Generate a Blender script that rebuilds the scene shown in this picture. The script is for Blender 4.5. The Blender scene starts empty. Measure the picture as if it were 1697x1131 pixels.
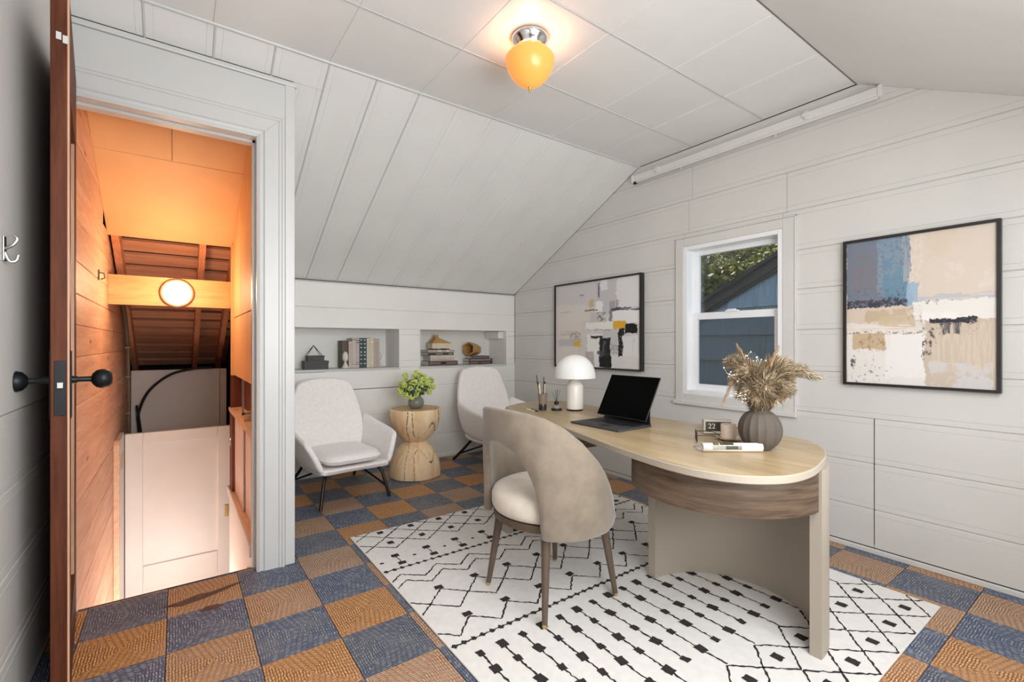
import bpy, bmesh, math, random
from mathutils import Vector, Matrix, Euler
random.seed(7)
R = math.radians
scene = bpy.context.scene
COL = scene.collection
# ------------------------------------------------------------------ camera
cam_d = bpy.data.cameras.new('camera')
cam = bpy.data.objects.new('camera', cam_d); COL.objects.link(cam)
cam.location = (0, 0, 1.15)
cam.rotation_euler = (R(90), 0, R(-35.733))
cam_d.sensor_width = 36.0
cam_d.lens = 773.5 / 1697 * 36.0
cam_d.shift_y = 4.1 / 1697
cam_d.clip_start = 0.02
scene.camera = cam
# ------------------------------------------------------------------ world, sun, lights, exposure
world = bpy.data.worlds.new('sky'); scene.world = world
world.use_nodes = True
wn = world.node_tree
bg = wn.nodes['Background']
skyt = wn.nodes.new('ShaderNodeTexSky')
skyt.sky_type = 'NISHITA'
skyt.sun_disc = False
skyt.sun_elevation = R(38); skyt.sun_rotation = R(10)
wn.links.new(skyt.outputs[0], bg.inputs[0])
bg.inputs[1].default_value = 0.17


def light(name, kind, loc, energy, color=(1, 1, 1), size=None, size_y=None, target=None, radius=None, spread=None):
    d = bpy.data.lights.new(name, kind)
    d.energy = energy; d.color = color
    if kind == 'AREA':
        d.shape = 'RECTANGLE'; d.size = size; d.size_y = size_y or size
        if spread: d.spread = R(spread)
    if radius is not None and kind in ('POINT', 'SPOT'): d.shadow_soft_size = radius
    o = bpy.data.objects.new(name, d); COL.objects.link(o); o.location = loc
    if target is not None:
        v = Vector(target) - Vector(loc)
        o.rotation_euler = v.to_track_quat('-Z', 'Y').to_euler()
    return o


sun = light('sun', 'SUN', (0, 0, 8), 6.0, (1, .93, .8), target=(-.10, -.75, 7.30))
sun.data.angle = R(1)
# added fill lights behind the photographer; no windows are known there
light('fill_behind', 'AREA', (0.65, -0.55, 1.40), 12, (.96, .98, 1), 0.9, 0.9, (0.9, 3.2, 2.2))
light('fill_side', 'AREA', (1.15, -0.64, 1.20), 23, (.955, .98, 1), 1.9, 0.8, (1.15, 4.0, 2.35), spread=155)
light('fill_above', 'AREA', (0.95, -0.16, 1.955), 26, (.955, .98, 1), 1.9, 0.75, (0.95, .39, .955))
scene.view_settings.view_transform = 'Standard'
scene.view_settings.look = 'None'
scene.view_settings.gamma = 1.0
scene.view_settings.use_curve_mapping = False
scene.view_settings.exposure = 0.50
cy = scene.cycles
cy.max_bounces = 10; cy.diffuse_bounces = 6; cy.glossy_bounces = 4; cy.transmission_bounces = 8; cy.transparent_max_bounces = 12
cy.sample_clamp_indirect = 6.0
cy.caustics_reflective = False; cy.caustics_refractive = False
cy.use_denoising = True
# ------------------------------------------------------------------ room numbers (metres)
XG = 3.097      # gable wall with the window
YK = 4.25       # low knee wall with the niches
XL = -0.40      # wall beside the photographer
YD = 2.66       # face of the door wall
ZC = 2.604      # flat ceiling
YC0, YC1 = 0.995, 2.507
SL, SR = 0.519, 0.535
YR = -0.72      # knee wall behind the photographer
XS = 0.50       # side of the stair enclosure


def zslope(y):
    if y > YC1: return ZC - SL * (y - YC1)
    if y < YC0: return ZC - SR * (YC0 - y)
    return ZC


# ------------------------------------------------------------------ materials
def lin(c):
    return tuple(((v / 255) / 12.92 if v / 255 <= .04045 else (((v / 255) + .055) / 1.055) ** 2.4) for v in c) + (1.0,)


class NT:
    """small node-tree writer"""
    def __init__(self, name):
        self.m = bpy.data.materials.new(name); self.m.use_nodes = True
        self.t = self.m.node_tree; self.n = self.t.nodes; self.l = self.t.links
        self.b = self.n['Principled BSDF']; self.out = self.n['Material Output']

    def node(self, typ, ins=None, **kw):
        n = self.n.new(typ)
        for k, v in kw.items(): setattr(n, k, v)
        for k, v in (ins or {}).items(): self.set(n, k, v)
        return n

    def set(self, n, k, v):
        s = n.inputs[k]
        if isinstance(v, bpy.types.NodeSocket): self.l.new(v, s)
        else: s.default_value = v

    def math(self, op, a, b=None, c=None):
        n = self.n.new('ShaderNodeMath'); n.operation = op
        for i, v in enumerate((a, b, c)):
            if v is None: continue
            self.set(n, i, v)
        return n.outputs[0]

    def mix(self, f, a, b, mode='MIX'):
        n = self.n.new('ShaderNodeMix'); n.data_type = 'RGBA'; n.blend_type = mode
        self.set(n, 0, f); self.set(n, 6, a); self.set(n, 7, b)
        return n.outputs[2]

    def coord(self, which='Object'):
        return self.n.new('ShaderNodeTexCoord').outputs[which]

    def mapping(self, v, scale=(1, 1, 1), rot=(0, 0, 0), loc=(0, 0, 0)):
        return self.node('ShaderNodeMapping', {'Vector': v, 'Scale': scale, 'Rotation': rot, 'Location': loc}).outputs[0]

    def noise(self, v, scale, detail=4, rough=.55, dist=0.0):
        return self.node('ShaderNodeTexNoise', {'Vector': v, 'Scale': scale, 'Detail': detail, 'Roughness': rough, 'Distortion': dist})

    def ramp(self, f, stops):
        n = self.n.new('ShaderNodeValToRGB'); e = n.color_ramp.elements
        while len(e) < len(stops): e.new(.5)
        for i, (p, c) in enumerate(stops): e[i].position = p; e[i].color = c
        self.l.new(f, n.inputs[0]); return n.outputs[0]

    def bump(self, h, strength=.2, dist=.002):
        n = self.node('ShaderNodeBump', {'Strength': strength, 'Distance': dist, 'Height': h})
        self.l.new(n.outputs[0], self.b.inputs['Normal'])

    def base(self, c): self.set(self.b, 'Base Color', c)

    def rnd(self):
        return self.n.new('ShaderNodeObjectInfo').outputs['Random']


def plain(name, rgb, rough=.6, metal=0.0, var=.06, scale=9, bump=0.0, sheen=0.0, spec=None, bscale=None):
    t = NT(name); c = lin(rgb); co = t.coord()
    n = t.noise(co, scale)
    d = tuple(max(0, v * (1 - var * 2)) for v in c[:3]) + (1,)
    u = tuple(min(1, v * (1 + var)) for v in c[:3]) + (1,)
    t.base(t.ramp(n.outputs[0], [(.3, d), (.7, u)]))
    t.b.inputs['Roughness'].default_value = rough; t.b.inputs['Metallic'].default_value = metal
    if spec is not None: t.b.inputs['Specular IOR Level'].default_value = spec
    if sheen: t.b.inputs['Sheen Weight'].default_value = sheen
    if bump: t.bump(t.noise(co, bscale or scale * 12, 3).outputs[0], bump, .003)
    return t.m


def wood(name, dark, light_, rough=.45, scale=3.0, stretch=(1, 12, 12), rnd=.25, bump=.1, rings=0.0, knots=0.0):
    t = NT(name); co = t.coord()
    off = t.math('MULTIPLY', t.rnd(), 37.0)
    add = t.node('ShaderNodeVectorMath', {0: co, 1: t.node('ShaderNodeCombineXYZ', {0: off, 1: off, 2: off}).outputs[0]}, operation='ADD').outputs[0]
    mp = t.mapping(add, stretch)
    n1 = t.noise(mp, scale, 6, .62, .6)
    n2 = t.noise(t.mapping(add, tuple(s * 4 for s in stretch)), scale, 4, .6)
    f = t.math('ADD', t.math('MULTIPLY', n1.outputs[0], .7), t.math('MULTIPLY', n2.outputs[0], .3))
    c = t.ramp(f, [(.32, lin(dark)), (.68, lin(light_))])
    if knots:
        v = t.node('ShaderNodeTexVoronoi', {'Vector': t.mapping(add, tuple(math.sqrt(s) for s in stretch)), 'Scale': knots})
        k = t.ramp(v.outputs['Distance'], [(.03, (1, 1, 1, 1)), (.10, (0, 0, 0, 1))])
        c = t.mix(k, c, tuple(v_ * .45 for v_ in lin(dark)[:3]) + (1,))
    hsv = t.node('ShaderNodeHueSaturation', {'Color': c, 'Value': t.math('ADD', t.math('MULTIPLY', t.rnd(), rnd), 1 - rnd / 2)})
    t.base(hsv.outputs[0]); t.b.inputs['Roughness'].default_value = rough
    if bump: t.bump(f, bump, .002)
    return t.m


def paint(name, rgb, rough=.42, var=.03, stain=0.0, stain_rgb=(120, 112, 100)):
    """old brush painted boards"""
    t = NT(name); co = t.coord(); c = lin(rgb)
    n = t.noise(co, 2.2, 5)
    b = t.ramp(n.outputs[0], [(.3, tuple(v * (1 - var) for v in c[:3]) + (1,)), (.7, tuple(min(1, v * (1 + var)) for v in c[:3]) + (1,))])
    if stain:
        s = t.noise(t.mapping(co, (3, 3, 3)), 6, 6, .75)
        b = t.mix(t.math('MULTIPLY', t.ramp(s.outputs[0], [(.62, (0, 0, 0, 1)), (.75, (1, 1, 1, 1))]), stain), b, lin(stain_rgb))
    t.base(b); t.b.inputs['Roughness'].default_value = rough
    t.bump(t.noise(co, 60, 3).outputs[0], .06, .002)
    return t.m


M = {}
M['wall'] = paint('white_board_paint', (213, 211, 207))
M['knee'] = paint('white_knee_paint', (236, 235, 231), stain=.10)
M['slope'] = paint('grey_white_slope_paint', (232, 232, 230))
M['ceil'] = paint('ceiling_tile_paint', (236, 236, 234))
M['trim'] = paint('white_trim_paint', (201, 202, 201), .35, stain=.08)
M['vinyl'] = plain('white_vinyl', (240, 241, 243), .3, var=.01)
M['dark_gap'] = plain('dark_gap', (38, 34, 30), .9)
M['crack'] = plain('grey_backing', (120, 118, 112), .9)  # mid grey backing behind the boards and tiles
M['door_wood'] = wood('varnished_door_wood', (62, 30, 18), (108, 60, 38), .55, 3.0, (9, 9, .7), .05)
M['door_wood'].node_tree.nodes['Principled BSDF'].inputs['Specular IOR Level'].default_value = .18
M['door_light'] = wood('worn_door_edge_wood', (176, 128, 98), (214, 172, 142), .45, 3.0, (9, 9, .7), .05)
M['black_metal'] = plain('blackened_metal', (34, 35, 38), .42, .6)
M['steel'] = plain('brushed_steel', (190, 190, 188), .3, 1.0)
M['chrome'] = plain('chrome', (215, 215, 215), .12, 1.0, var=.02)
M['brass'] = plain('pale_brass', (206, 176, 120), .35, .8)
M['stair_wood'] = wood('stair_board_wood', (204, 152, 120), (238, 198, 168), .55, 2.2, (10, .9, 10), .22, .15, knots=2.2)
M['stair_panel'] = plain('tan_hardboard', (222, 176, 124), .6, var=.05, scale=3)
M['rafter'] = wood('rafter_wood', (186, 120, 84), (220, 154, 112), .7, 2.4, (10, 1, 10), .15)
M['sheath'] = wood('sheathing_wood', (196, 136, 104), (230, 172, 136), .75, 2.4, (1, 10, 10), .25)
M['shake'] = plain('dark_shake_underside', (34, 24, 20), .9)
M['beam'] = wood('beam_wood', (204, 142, 88), (236, 184, 128), .6, 2.4, (1, 10, 10), .05, knots=1.4)
M['redwood'] = wood('red_brown_wood', (82, 40, 26), (126, 66, 44), .6, 2.4, (9, 9, 1), .1)
M['tan_wood'] = wood('tan_trim_wood', (212, 172, 138), (240, 212, 184), .55, 2.4, (9, 1, 9), .1)
M['grey_panel'] = plain('grey_painted_panel', (206, 206, 206), .35, var=.04, scale=2)
M['cream_door'] = plain('cream_door_paint', (232, 228, 224), .4, var=.02, scale=3)
M['pinkboard'] = plain('pale_hardboard', (236, 222, 216), .6, var=.04, scale=5)
M['conduit'] = plain('grey_conduit', (120, 108, 92), .5, .5)
M['cable'] = plain('black_cable', (20, 20, 22), .5)


def emis(name, rgb, strength):
    t = NT(name); t.base(lin(rgb)); t.b.inputs['Emission Color'].default_value = lin(rgb)
    t.b.inputs['Emission Strength'].default_value = strength; return t.m


M['stair_lamp'] = emis('lit_stair_lens', (255, 236, 205), 5)


def floor_tile(name, dark, mid, pale, gap, worn):
    t = NT(name); co = t.coord()
    sep = t.node('ShaderNodeSeparateXYZ', {0: co}); x, y = sep.outputs[0], sep.outputs[1]
    w = t.noise(co, 30, 2)
    wv = t.math('MULTIPLY', t.math('SUBTRACT', w.outputs[0], .5), .012)
    ax, ay = t.math('ABSOLUTE', x), t.math('ABSOLUTE', y)
    q = t.math('GREATER_THAN', ax, ay)
    d = t.math('MAXIMUM', ax, ay)
    mixn = t.node('ShaderNodeMix', {0: q, 2: x, 3: y}, data_type='FLOAT')
    s = mixn.outputs[0]
    s2 = t.math('ADD', t.math('ADD', s, t.math('MULTIPLY', d, 1.35)), wv)
    d2 = t.math('ADD', d, wv)
    off = t.math('MULTIPLY', t.rnd(), 3.0)
    v = t.node('ShaderNodeCombineXYZ', {0: t.math('ADD', s2, off), 1: d2, 2: 0.0}).outputs[0]
    br = t.node('ShaderNodeTexBrick', {'Vector': v, 'Color1': lin(mid), 'Color2': lin(pale), 'Mortar': lin(gap), 'Scale': 1.0,
                                       'Mortar Size': .0026, 'Mortar Smooth': .3, 'Bias': -.1, 'Brick Width': .020, 'Row Height': .0092})
    br.offset = .37; br.squash = 1.0
    n = t.noise(t.node('ShaderNodeVectorMath', {0: co, 1: t.node('ShaderNodeCombineXYZ', {0: off, 1: off}).outputs[0]}, operation='ADD').outputs[0], 13, 6, .7)
    c = t.mix(t.ramp(n.outputs[0], [(.45, (0, 0, 0, 1)), (.75, (.6, .6, .6, 1))]), br.outputs[0], lin(dark))
    n3 = t.noise(co, 170, 2)
    c = t.mix(t.ramp(n3.outputs[0], [(.52, (0, 0, 0, 1)), (.62, (.55, .55, .55, 1))]), c, lin(gap))
    hsv = t.node('ShaderNodeHueSaturation', {'Color': c, 'Value': t.math('ADD', t.math('MULTIPLY', t.rnd(), .22), .88)})
    c2_ = hsv.outputs[0]
    n5 = t.noise(t.node('ShaderNodeVectorMath', {0: co, 1: t.node('ShaderNodeCombineXYZ', {0: off, 1: off}).outputs[0]}, operation='ADD').outputs[0], 5, 5, .65)
    c2_ = t.mix(t.ramp(n5.outputs[0], [(.45, (0, 0, 0, 1)), (.75, (.6, .6, .6, 1))]), c2_, lin(worn))
    hs2 = t.node('ShaderNodeHueSaturation', {'Color': c2_, 'Saturation': t.math('ADD', t.math('MULTIPLY', t.rnd(), .35), .70)})
    t.base(hs2.outputs[0])
    t.b.inputs['Roughness'].default_value = .5
    t.bump(br.outputs['Fac'], -.25, .001)
    return t.m


M['tile_ochre'] = floor_tile('ochre_floor_tile', (176, 124, 82), (214, 156, 94), (232, 188, 132), (116, 74, 42), (176, 138, 116))
M['tile_blue'] = floor_tile('slate_blue_floor_tile', (84, 90, 104), (88, 106, 136), (182, 182, 180), (44, 56, 82), (126, 124, 128))
M['worn'] = plain('worn_brown_patch', (92, 66, 58), .6, var=.2, scale=40)


# ------------------------------------------------------------------ mesh helpers
class MB:
    def __init__(self): self.v = []; self.f = []

    def add(self, vs, fs):
        o = len(self.v); self.v += [tuple(p) for p in vs]; self.f += [tuple(i + o for i in f) for f in fs]; return self

    def box(self, x0, x1, y0, y1, z0, z1, mat=None):
        vs = [Vector((x, y, z)) for z in (z0, z1) for y in (y0, y1) for x in (x0, x1)]
        if mat is not None: vs = [mat @ p for p in vs]
        return self.add(vs, [(0, 2, 3, 1), (4, 5, 7, 6), (0, 1, 5, 4), (2, 6, 7, 3), (0, 4, 6, 2), (1, 3, 7, 5)])

    def prism(self, poly, d, n):
        """poly: list of 3d points, extruded by vector d*n"""
        n = Vector(n) * d; k = len(poly)
        a = [Vector(p) for p in poly]; b = [p + n for p in a]
        return self.add(a + b, [tuple(range(k))[::-1], tuple(range(k, 2 * k))] + [(i, (i + 1) % k, k + (i + 1) % k, k + i) for i in range(k)])

    def lathe(self, prof, seg=32, c=(0, 0, 0), flute=None, rot=None):
        """prof: (r, z) from bottom to top"""
        vs, fs = [], []
        for r, z in prof:
            for i in range(seg):
                an = 2 * math.pi * i / seg
                rr = r * (flute(an, z) if flute else 1)
                p = Vector((rr * math.cos(an), rr * math.sin(an), z))
                if rot is not None: p = rot @ p
                vs.append(p + Vector(c))
        for j in range(len(prof) - 1):
            for i in range(seg):
                a, b = j * seg + i, j * seg + (i + 1) % seg
                fs.append((a, b, b + seg, a + seg))
        fs.append(tuple(range(seg))[::-1]); fs.append(tuple(range((len(prof) - 1) * seg, len(prof) * seg)))
        return self.add(vs, fs)

    def tube(self, pts, r, seg=8, r1=None, cap=True):
        pts = [Vector(p) for p in pts]; n = len(pts); vs, fs = [], []
        up = None
        for i, p in enumerate(pts):
            t = (pts[min(i + 1, n - 1)] - pts[max(i - 1, 0)]).normalized()
            if up is None:
                up = Vector((0, 0, 1)) if abs(t.z) < .9 else Vector((1, 0, 0))
            s = t.cross(up).normalized(); up = s.cross(t).normalized()
            rr = r if r1 is None else r + (r1 - r) * i / (n - 1)
            if isinstance(r, (list, tuple)): rr = r[i]
            for k in range(seg):
                an = 2 * math.pi * k / seg
                vs.append(p + (s * math.cos(an) + up * math.sin(an)) * rr)
        for i in range(n - 1):
            for k in range(seg):
                a, b = i * seg + k, i * seg + (k + 1) % seg
                fs.append((a, b, b + seg, a + seg))
        if cap: fs.append(tuple(range(seg))[::-1]); fs.append(tuple(range((n - 1) * seg, n * seg)))
        return self.add(vs, fs)

    def grid(self, rows, close=False):
        m = len(rows[0]); vs = [p for r in rows for p in r]; fs = []
        for i in range(len(rows) - 1):
            for j in range(m if close else m - 1):
                a, b = i * m + j, i * m + (j + 1) % m
                fs.append((a, b, b + m, a + m))
        return self.add(vs, fs)

    def mesh(self, name, mat=None, smooth=False, bevel=0, seg=2, fix=True):
        me = bpy.data.meshes.new(name)
        me.from_pydata(self.v, [], self.f)
        if bevel or fix:
            bm = bmesh.new(); bm.from_mesh(me)
            if fix: bmesh.ops.recalc_face_normals(bm, faces=bm.faces)
            if bevel:
                es = [e for e in bm.edges if len(e.link_faces) == 2 and e.calc_face_angle(0) > .6]
                bmesh.ops.bevel(bm, geom=es, offset=bevel, segments=seg, profile=.5, affect='EDGES', clamp_overlap=True)
            bm.to_mesh(me); bm.free()
        for mm in (mat if isinstance(mat, (list, tuple)) else [mat]):
            if mm is not None: me.materials.append(mm)
        if smooth:
            for p in me.polygons: p.use_smooth = True
            if smooth != 'all':
                me.set_sharp_from_angle(angle=R(38))
        me.update()
        return me


def link(name, me, parent=None, loc=None, rot=None):
    o = bpy.data.objects.new(name, me); COL.objects.link(o)
    if parent is not None: o.parent = parent
    if loc is not None: o.location = loc
    if rot is not None: o.rotation_euler = rot
    return o


def obj(name, mb, mat=None, parent=None, smooth=False, bevel=0, seg=2, loc=None, rot=None):
    return link(name, mb.mesh(name, mat, smooth, bevel, seg), parent, loc, rot)


def box(name, dims, mat, parent=None, bevel=0, **kw):
    return obj(name, MB().box(*dims), mat, parent, bevel=bevel, **kw)


def tag(o, label=None, cat=None, group=None, kind=None):
    if label: o['label'] = label
    if cat: o['category'] = cat
    if group: o['group'] = group
    if kind: o['kind'] = kind
    return o


def thing(name, label, cat, loc=(0, 0, 0), rz=0.0, group=None, scale=None):
    o = bpy.data.objects.new(name, None); COL.objects.link(o)
    o.location = loc; o.rotation_euler = (0, 0, rz); o.empty_display_size = .05
    if scale: o.scale = (scale,) * 3
    return tag(o, label, cat, group)


def struct(name, mb, mat, parent=None, **kw):
    o = obj(name, mb, mat, parent, **kw)
    if parent is None: o['kind'] = 'structure'
    return o


def sempty(name, loc=(0, 0, 0), rz=0):
    o = bpy.data.objects.new(name, None); COL.objects.link(o); o['kind'] = 'structure'
    o.location = loc; o.rotation_euler = (0, 0, rz); o.empty_display_size = .05
    return o


def catmull(pts, n=8, closed=False):
    pts = [Vector(p) for p in pts]; out = []; k = len(pts)
    rng = range(k) if closed else range(k - 1)
    for i in rng:
        p1, p2 = pts[i], pts[(i + 1) % k]
        p0 = pts[i - 1] if closed or i > 0 else p1 * 2 - p2
        p3 = pts[(i + 2) % k] if closed or i + 2 < k else p2 * 2 - p1
        for j in range(n):
            t = j / n
            out.append(.5 * ((2 * p1) + (-p0 + p2) * t + (2 * p0 - 5 * p1 + 4 * p2 - p3) * t * t + (-p0 + 3 * p1 - 3 * p2 + p3) * t ** 3))
    if not closed: out.append(pts[-1])
    return out


# a painted board with a soft edge and two bead lines along each long edge;
# f(s, t, d) -> point: s along the board, t across, d out of the wall; lim(t) -> (s0, s1)
def plank_rows(t0, t1, bead=True):
    w = t1 - t0
    rows = [(t0, -.007), (t0 + .0035, -.0005), (t0 + .006, 0)]
    if bead and w > .12:
        rows += [(t0 + .030, 0), (t0 + .0315, -.0022), (t0 + .033, 0), (t1 - .033, 0), (t1 - .0315, -.0022), (t1 - .030, 0)]
    rows += [(t1 - .006, 0), (t1 - .0035, -.0005), (t1, -.007)]
    return rows


def plank(name, t0, t1, lim, f, mat, parent, bead=True, proud=0.0):
    mb = MB(); A, B = [], []
    for t, d in plank_rows(t0, t1, bead):
        s0, s1 = lim(t)
        if s1 - s0 < .002: s1 = s0 + .002
        A.append(f(s0 + .0012, t, d + proud)); B.append(f(s1 - .0012, t, d + proud))
    n = len(A)
    back0 = [f(*p) for p in ((lim(t0)[0] + .0012, t0, -.014), (lim(t1)[0] + .0012, t1, -.014))]
    vs = A + B
    fs = [(i, i + 1, n + i + 1, n + i) for i in range(n - 1)]
    mb.add(vs, fs)
    # end caps
    e0 = [f(lim(t)[0] + .0012, t, d + proud) for t, d in plank_rows(t0, t1, bead)] + [back0[1], back0[0]]
    mb.add(e0, [tuple(range(len(e0)))])
    e1 = [f(lim(t)[1] - .0012, t, d + proud) for t, d in plank_rows(t0, t1, bead)] + [f(lim(t1)[1] - .0012, t1, -.014), f(lim(t0)[1] - .0012, t0, -.014)]
    mb.add(e1, [tuple(range(len(e1)))])
    return obj(name, mb, mat, parent)


# ================================================================== SETTING
# ---- floor with square tiles
TX0, TY0, TS = -0.031, 0.484, 0.2775
floor = struct('floor', MB().prism([(XL - .05, YR, -.012), (XG + .02, YR, -.012), (XG + .02, YK + .02, -.012), (XS, YK + .02, -.012), (XS, 2.715, -.012), (XL - .05, 2.715, -.012)], -.16, (0, 0, 1)), M['dark_gap'])


def tile_mesh(w0, w1, h0, h1, mat):
    mb = MB(); g = .0007
    a = [(w0 + g, h0 + g), (w1 - g, h0 + g), (w1 - g, h1 - g), (w0 + g, h1 - g)]
    c = .0016
    b = [(w0 + g + c, h0 + g + c), (w1 - g - c, h0 + g + c), (w1 - g - c, h1 - g - c), (w0 + g + c, h1 - g - c)]
    vs = [(x, y, -.012) for x, y in a] + [(x, y, -.0012) for x, y in a] + [(x, y, 0) for x, y in b]
    fs = [(8, 9, 10, 11)]
    for i in range(4):
        j = (i + 1) % 4; fs += [(i, j, 4 + j, 4 + i), (4 + i, 4 + j, 8 + j, 8 + i)]
    return mb.add(vs, fs).mesh('floor_tile', mat)


_tm = {}
for i in range(-2, 12):
    for j in range(-5, 14):
        cx, cyy = TX0 + (i + .5) * TS, TY0 + (j + .5) * TS
        x0, x1 = max(cx - TS / 2, XL), min(cx + TS / 2, XG)
        y1lim = 2.715 if cx < XS - .02 else YK
        y0, y1 = max(cyy - TS / 2, YR), min(cyy + TS / 2, y1lim)
        if cx < XS < x1 and cyy + TS / 2 > 2.715: x0_ = XS
        if x1 - x0 < .004 or y1 - y0 < .004: continue
        blue = (i + j) % 2 == 0
        key = (round(x0 - cx, 4), round(x1 - cx, 4), round(y0 - cyy, 4), round(y1 - cyy, 4), blue)
        if key not in _tm: _tm[key] = tile_mesh(*key[:4], M['tile_blue' if blue else 'tile_ochre'])
        link('floor_tile', _tm[key], floor, (cx, cyy, random.uniform(-.0004, .0004)))
# worn patch by the threshold and the worn metal-less nosing
mb = MB()
pt = [(-.06, 2.535), (.02, 2.50), (.10, 2.515), (.19, 2.55), (.28, 2.60), (.20, 2.585), (.13, 2.565), (.08, 2.575), (.02, 2.55)]
mb.prism([(x, y, .0006) for x, y in pt], .0006, (0, 0, 1))
pt = [(.08, 2.40), (.13, 2.385), (.17, 2.40), (.15, 2.43), (.10, 2.432)]
mb.prism([(x, y, .0006) for x, y in pt], .0006, (0, 0, 1))
obj('worn_patch', mb, M['worn'], floor)
obj('threshold_edge', MB().box(-.345, .335, 2.712, 2.732, -.05, -.001), M['dark_gap'], floor, bevel=.004)

# ---- gable wall with the window
WY0, WY1, WZ0, WZ1 = 1.385, 2.088, .775, 1.872     # opening
gab = sempty('wall_right')
mb = MB(); T = .15
def gpoly(pts): mb.prism([(XG + .012, y, z) for y, z in pts], T, (1, 0, 0))
gpoly([(YR, -.1), (WY0, -.1), (WY0, ZC), (YC0, ZC), (YR, zslope(YR))])
gpoly([(WY1, -.1), (YK + .3, -.1), (YK + .3, zslope(YK + .3)), (YC1, ZC), (WY1, ZC)])
gpoly([(WY0, -.1), (WY1, -.1), (WY1, WZ0), (WY0, WZ0)])
gpoly([(WY0, WZ1), (WY1, WZ1), (WY1, ZC), (WY0, ZC)])
obj('wall_core', mb, M['crack'], gab)
fg = lambda s, t, d: (XG - d, s, t)


def ylo(z):   # right-hand slope limit
    return YC0 - (ZC - z) / SR if z > zslope(YR) else YR


def yhi(z):
    return min(YK, YC1 + (ZC - z) / SL)


GZ = [0.0, .239, .490, .737, .985, 1.234, 1.483, 1.724, 1.972, 2.217, 2.46, ZC]
for k in range(len(GZ) - 1):
    z0, z1 = GZ[k], GZ[k + 1]
    cuts = []
    mid = (z0 + z1) / 2
    if z1 > WZ0 + .01 and z0 < WZ1 - .01:      # courses beside the window
        zz = [(z0, z1)]
        plank('plank', z0, z1, lambda t: (ylo(t), WY0), fg, M['wall'], gab)
        plank('plank', z0, z1, lambda t: (WY1, yhi(t)), fg, M['wall'], gab)
        if z0 < WZ0: plank('plank', z0, WZ0, lambda t: (WY0, WY1), fg, M['wall'], gab, bead=False)
        if z1 > WZ1: plank('plank', WZ1, z1, lambda t: (WY0, WY1), fg, M['wall'], gab, bead=False)
    else:
        joints = {0: [.914], 1: [.914], 2: [.914], 8: [1.364, 2.05], 9: [2.02]}.get(k, [])
        es = [None] + joints + [None]
        for a, b in zip(es[:-1], es[1:]):
            plank('plank', z0, z1, lambda t, a=a, b=b: (ylo(t) if a is None else a, yhi(t) if b is None else b), fg, M['wall'], gab)
# dark open joint seen at the lower boards
obj('board_joint', MB().box(XG - .0015, XG + .01, .9125, .9155, .05, .736), M['dark_gap'], gab)
struct('baseboard_right', MB().box(XG - .012, XG, .25, YK, 0, .028), M['wall'], bevel=.004)
struct('baseboard_right', MB().box(XG - .012, XG, YR, .249, 0, .028), M['wall'], bevel=.004)

obj('board_joint', MB().box(XG - .0012, XG + .01, .26, YK - .01, .0285, .0325), M['dark_gap'], gab)

# ---- ceiling: flat tiles
ceil = struct('ceiling', MB().box(XL - .1, XG + .16, YC0 - .01, YC1 + .01, ZC + .012, ZC + .05), M['crack'])
CX = [XL, -.36, .14, .645, 1.15, 1.645, 2.14, 2.62, XG]
CYs = [YC0, 1.503, 2.012, YC1]


def panel(name, poly_in, nrm, mat, parent, th=.012, ch=.004):
    """flat panel with chamfered edges; poly on the visible face, nrm points out of the face"""
    n = Vector(nrm).normalized(); P = [Vector(p) for p in poly_in]; c = sum(P, Vector()) / len(P)
    inner = []
    for i, p in enumerate(P):
        a = (P[i - 1] - p).normalized(); b = (P[(i + 1) % len(P)] - p).normalized()
        inner.append(p + (a + b) * ch)
    rim = [p - n * (ch * .7) for p in P]; back = [p - n * th for p in P]; k = len(P)
    fs = [tuple(range(k))]
    for i in range(k):
        j = (i + 1) % k; fs += [(i, j, k + j, k + i), (k + i, k + j, 2 * k + j, 2 * k + i)]
    return obj(name, MB().add(inner + rim + back, fs), mat, parent)


for i in range(len(CX) - 1):
    for j in range(3):
        g = .0012; x0, x1, y0, y1 = CX[i] + g, CX[i + 1] - g, CYs[j] + g, CYs[j + 1] - g
        sag = random.uniform(-.0015, .0015)
        panel('ceiling_tile', [(x0, y0, ZC + sag), (x1, y0, ZC + sag), (x1, y1, ZC + sag), (x0, y1, ZC + sag)], (0, 0, -1), M['ceil'], ceil)
# thin painted battens over some of the joints
for i, x in enumerate(CX[1:-1]):
    y0 = YC0 + .02
    obj('joint_strip', MB().box(x - .0035, x + .0035, y0, YC1 - .01, ZC - .0035, ZC + .004), M['ceil'], ceil, bevel=.0015)
for y in CYs[1:-1]:
    obj('joint_strip', MB().box(XL, XG - .01, y - .0035, y + .0035, ZC - .0045, ZC + .004), M['trim'], ceil, bevel=.0015)
struct('trim_1', MB().tube([(XL, YC1, ZC - .002), (XG, YC1, ZC - .002)], .0085, 8), M['trim'], smooth=True)
struct('trim_2', MB().tube([(XL, YC0, ZC + .003), (XG, YC0, ZC + .003)], .006, 8), M['crack'], smooth=True)

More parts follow.
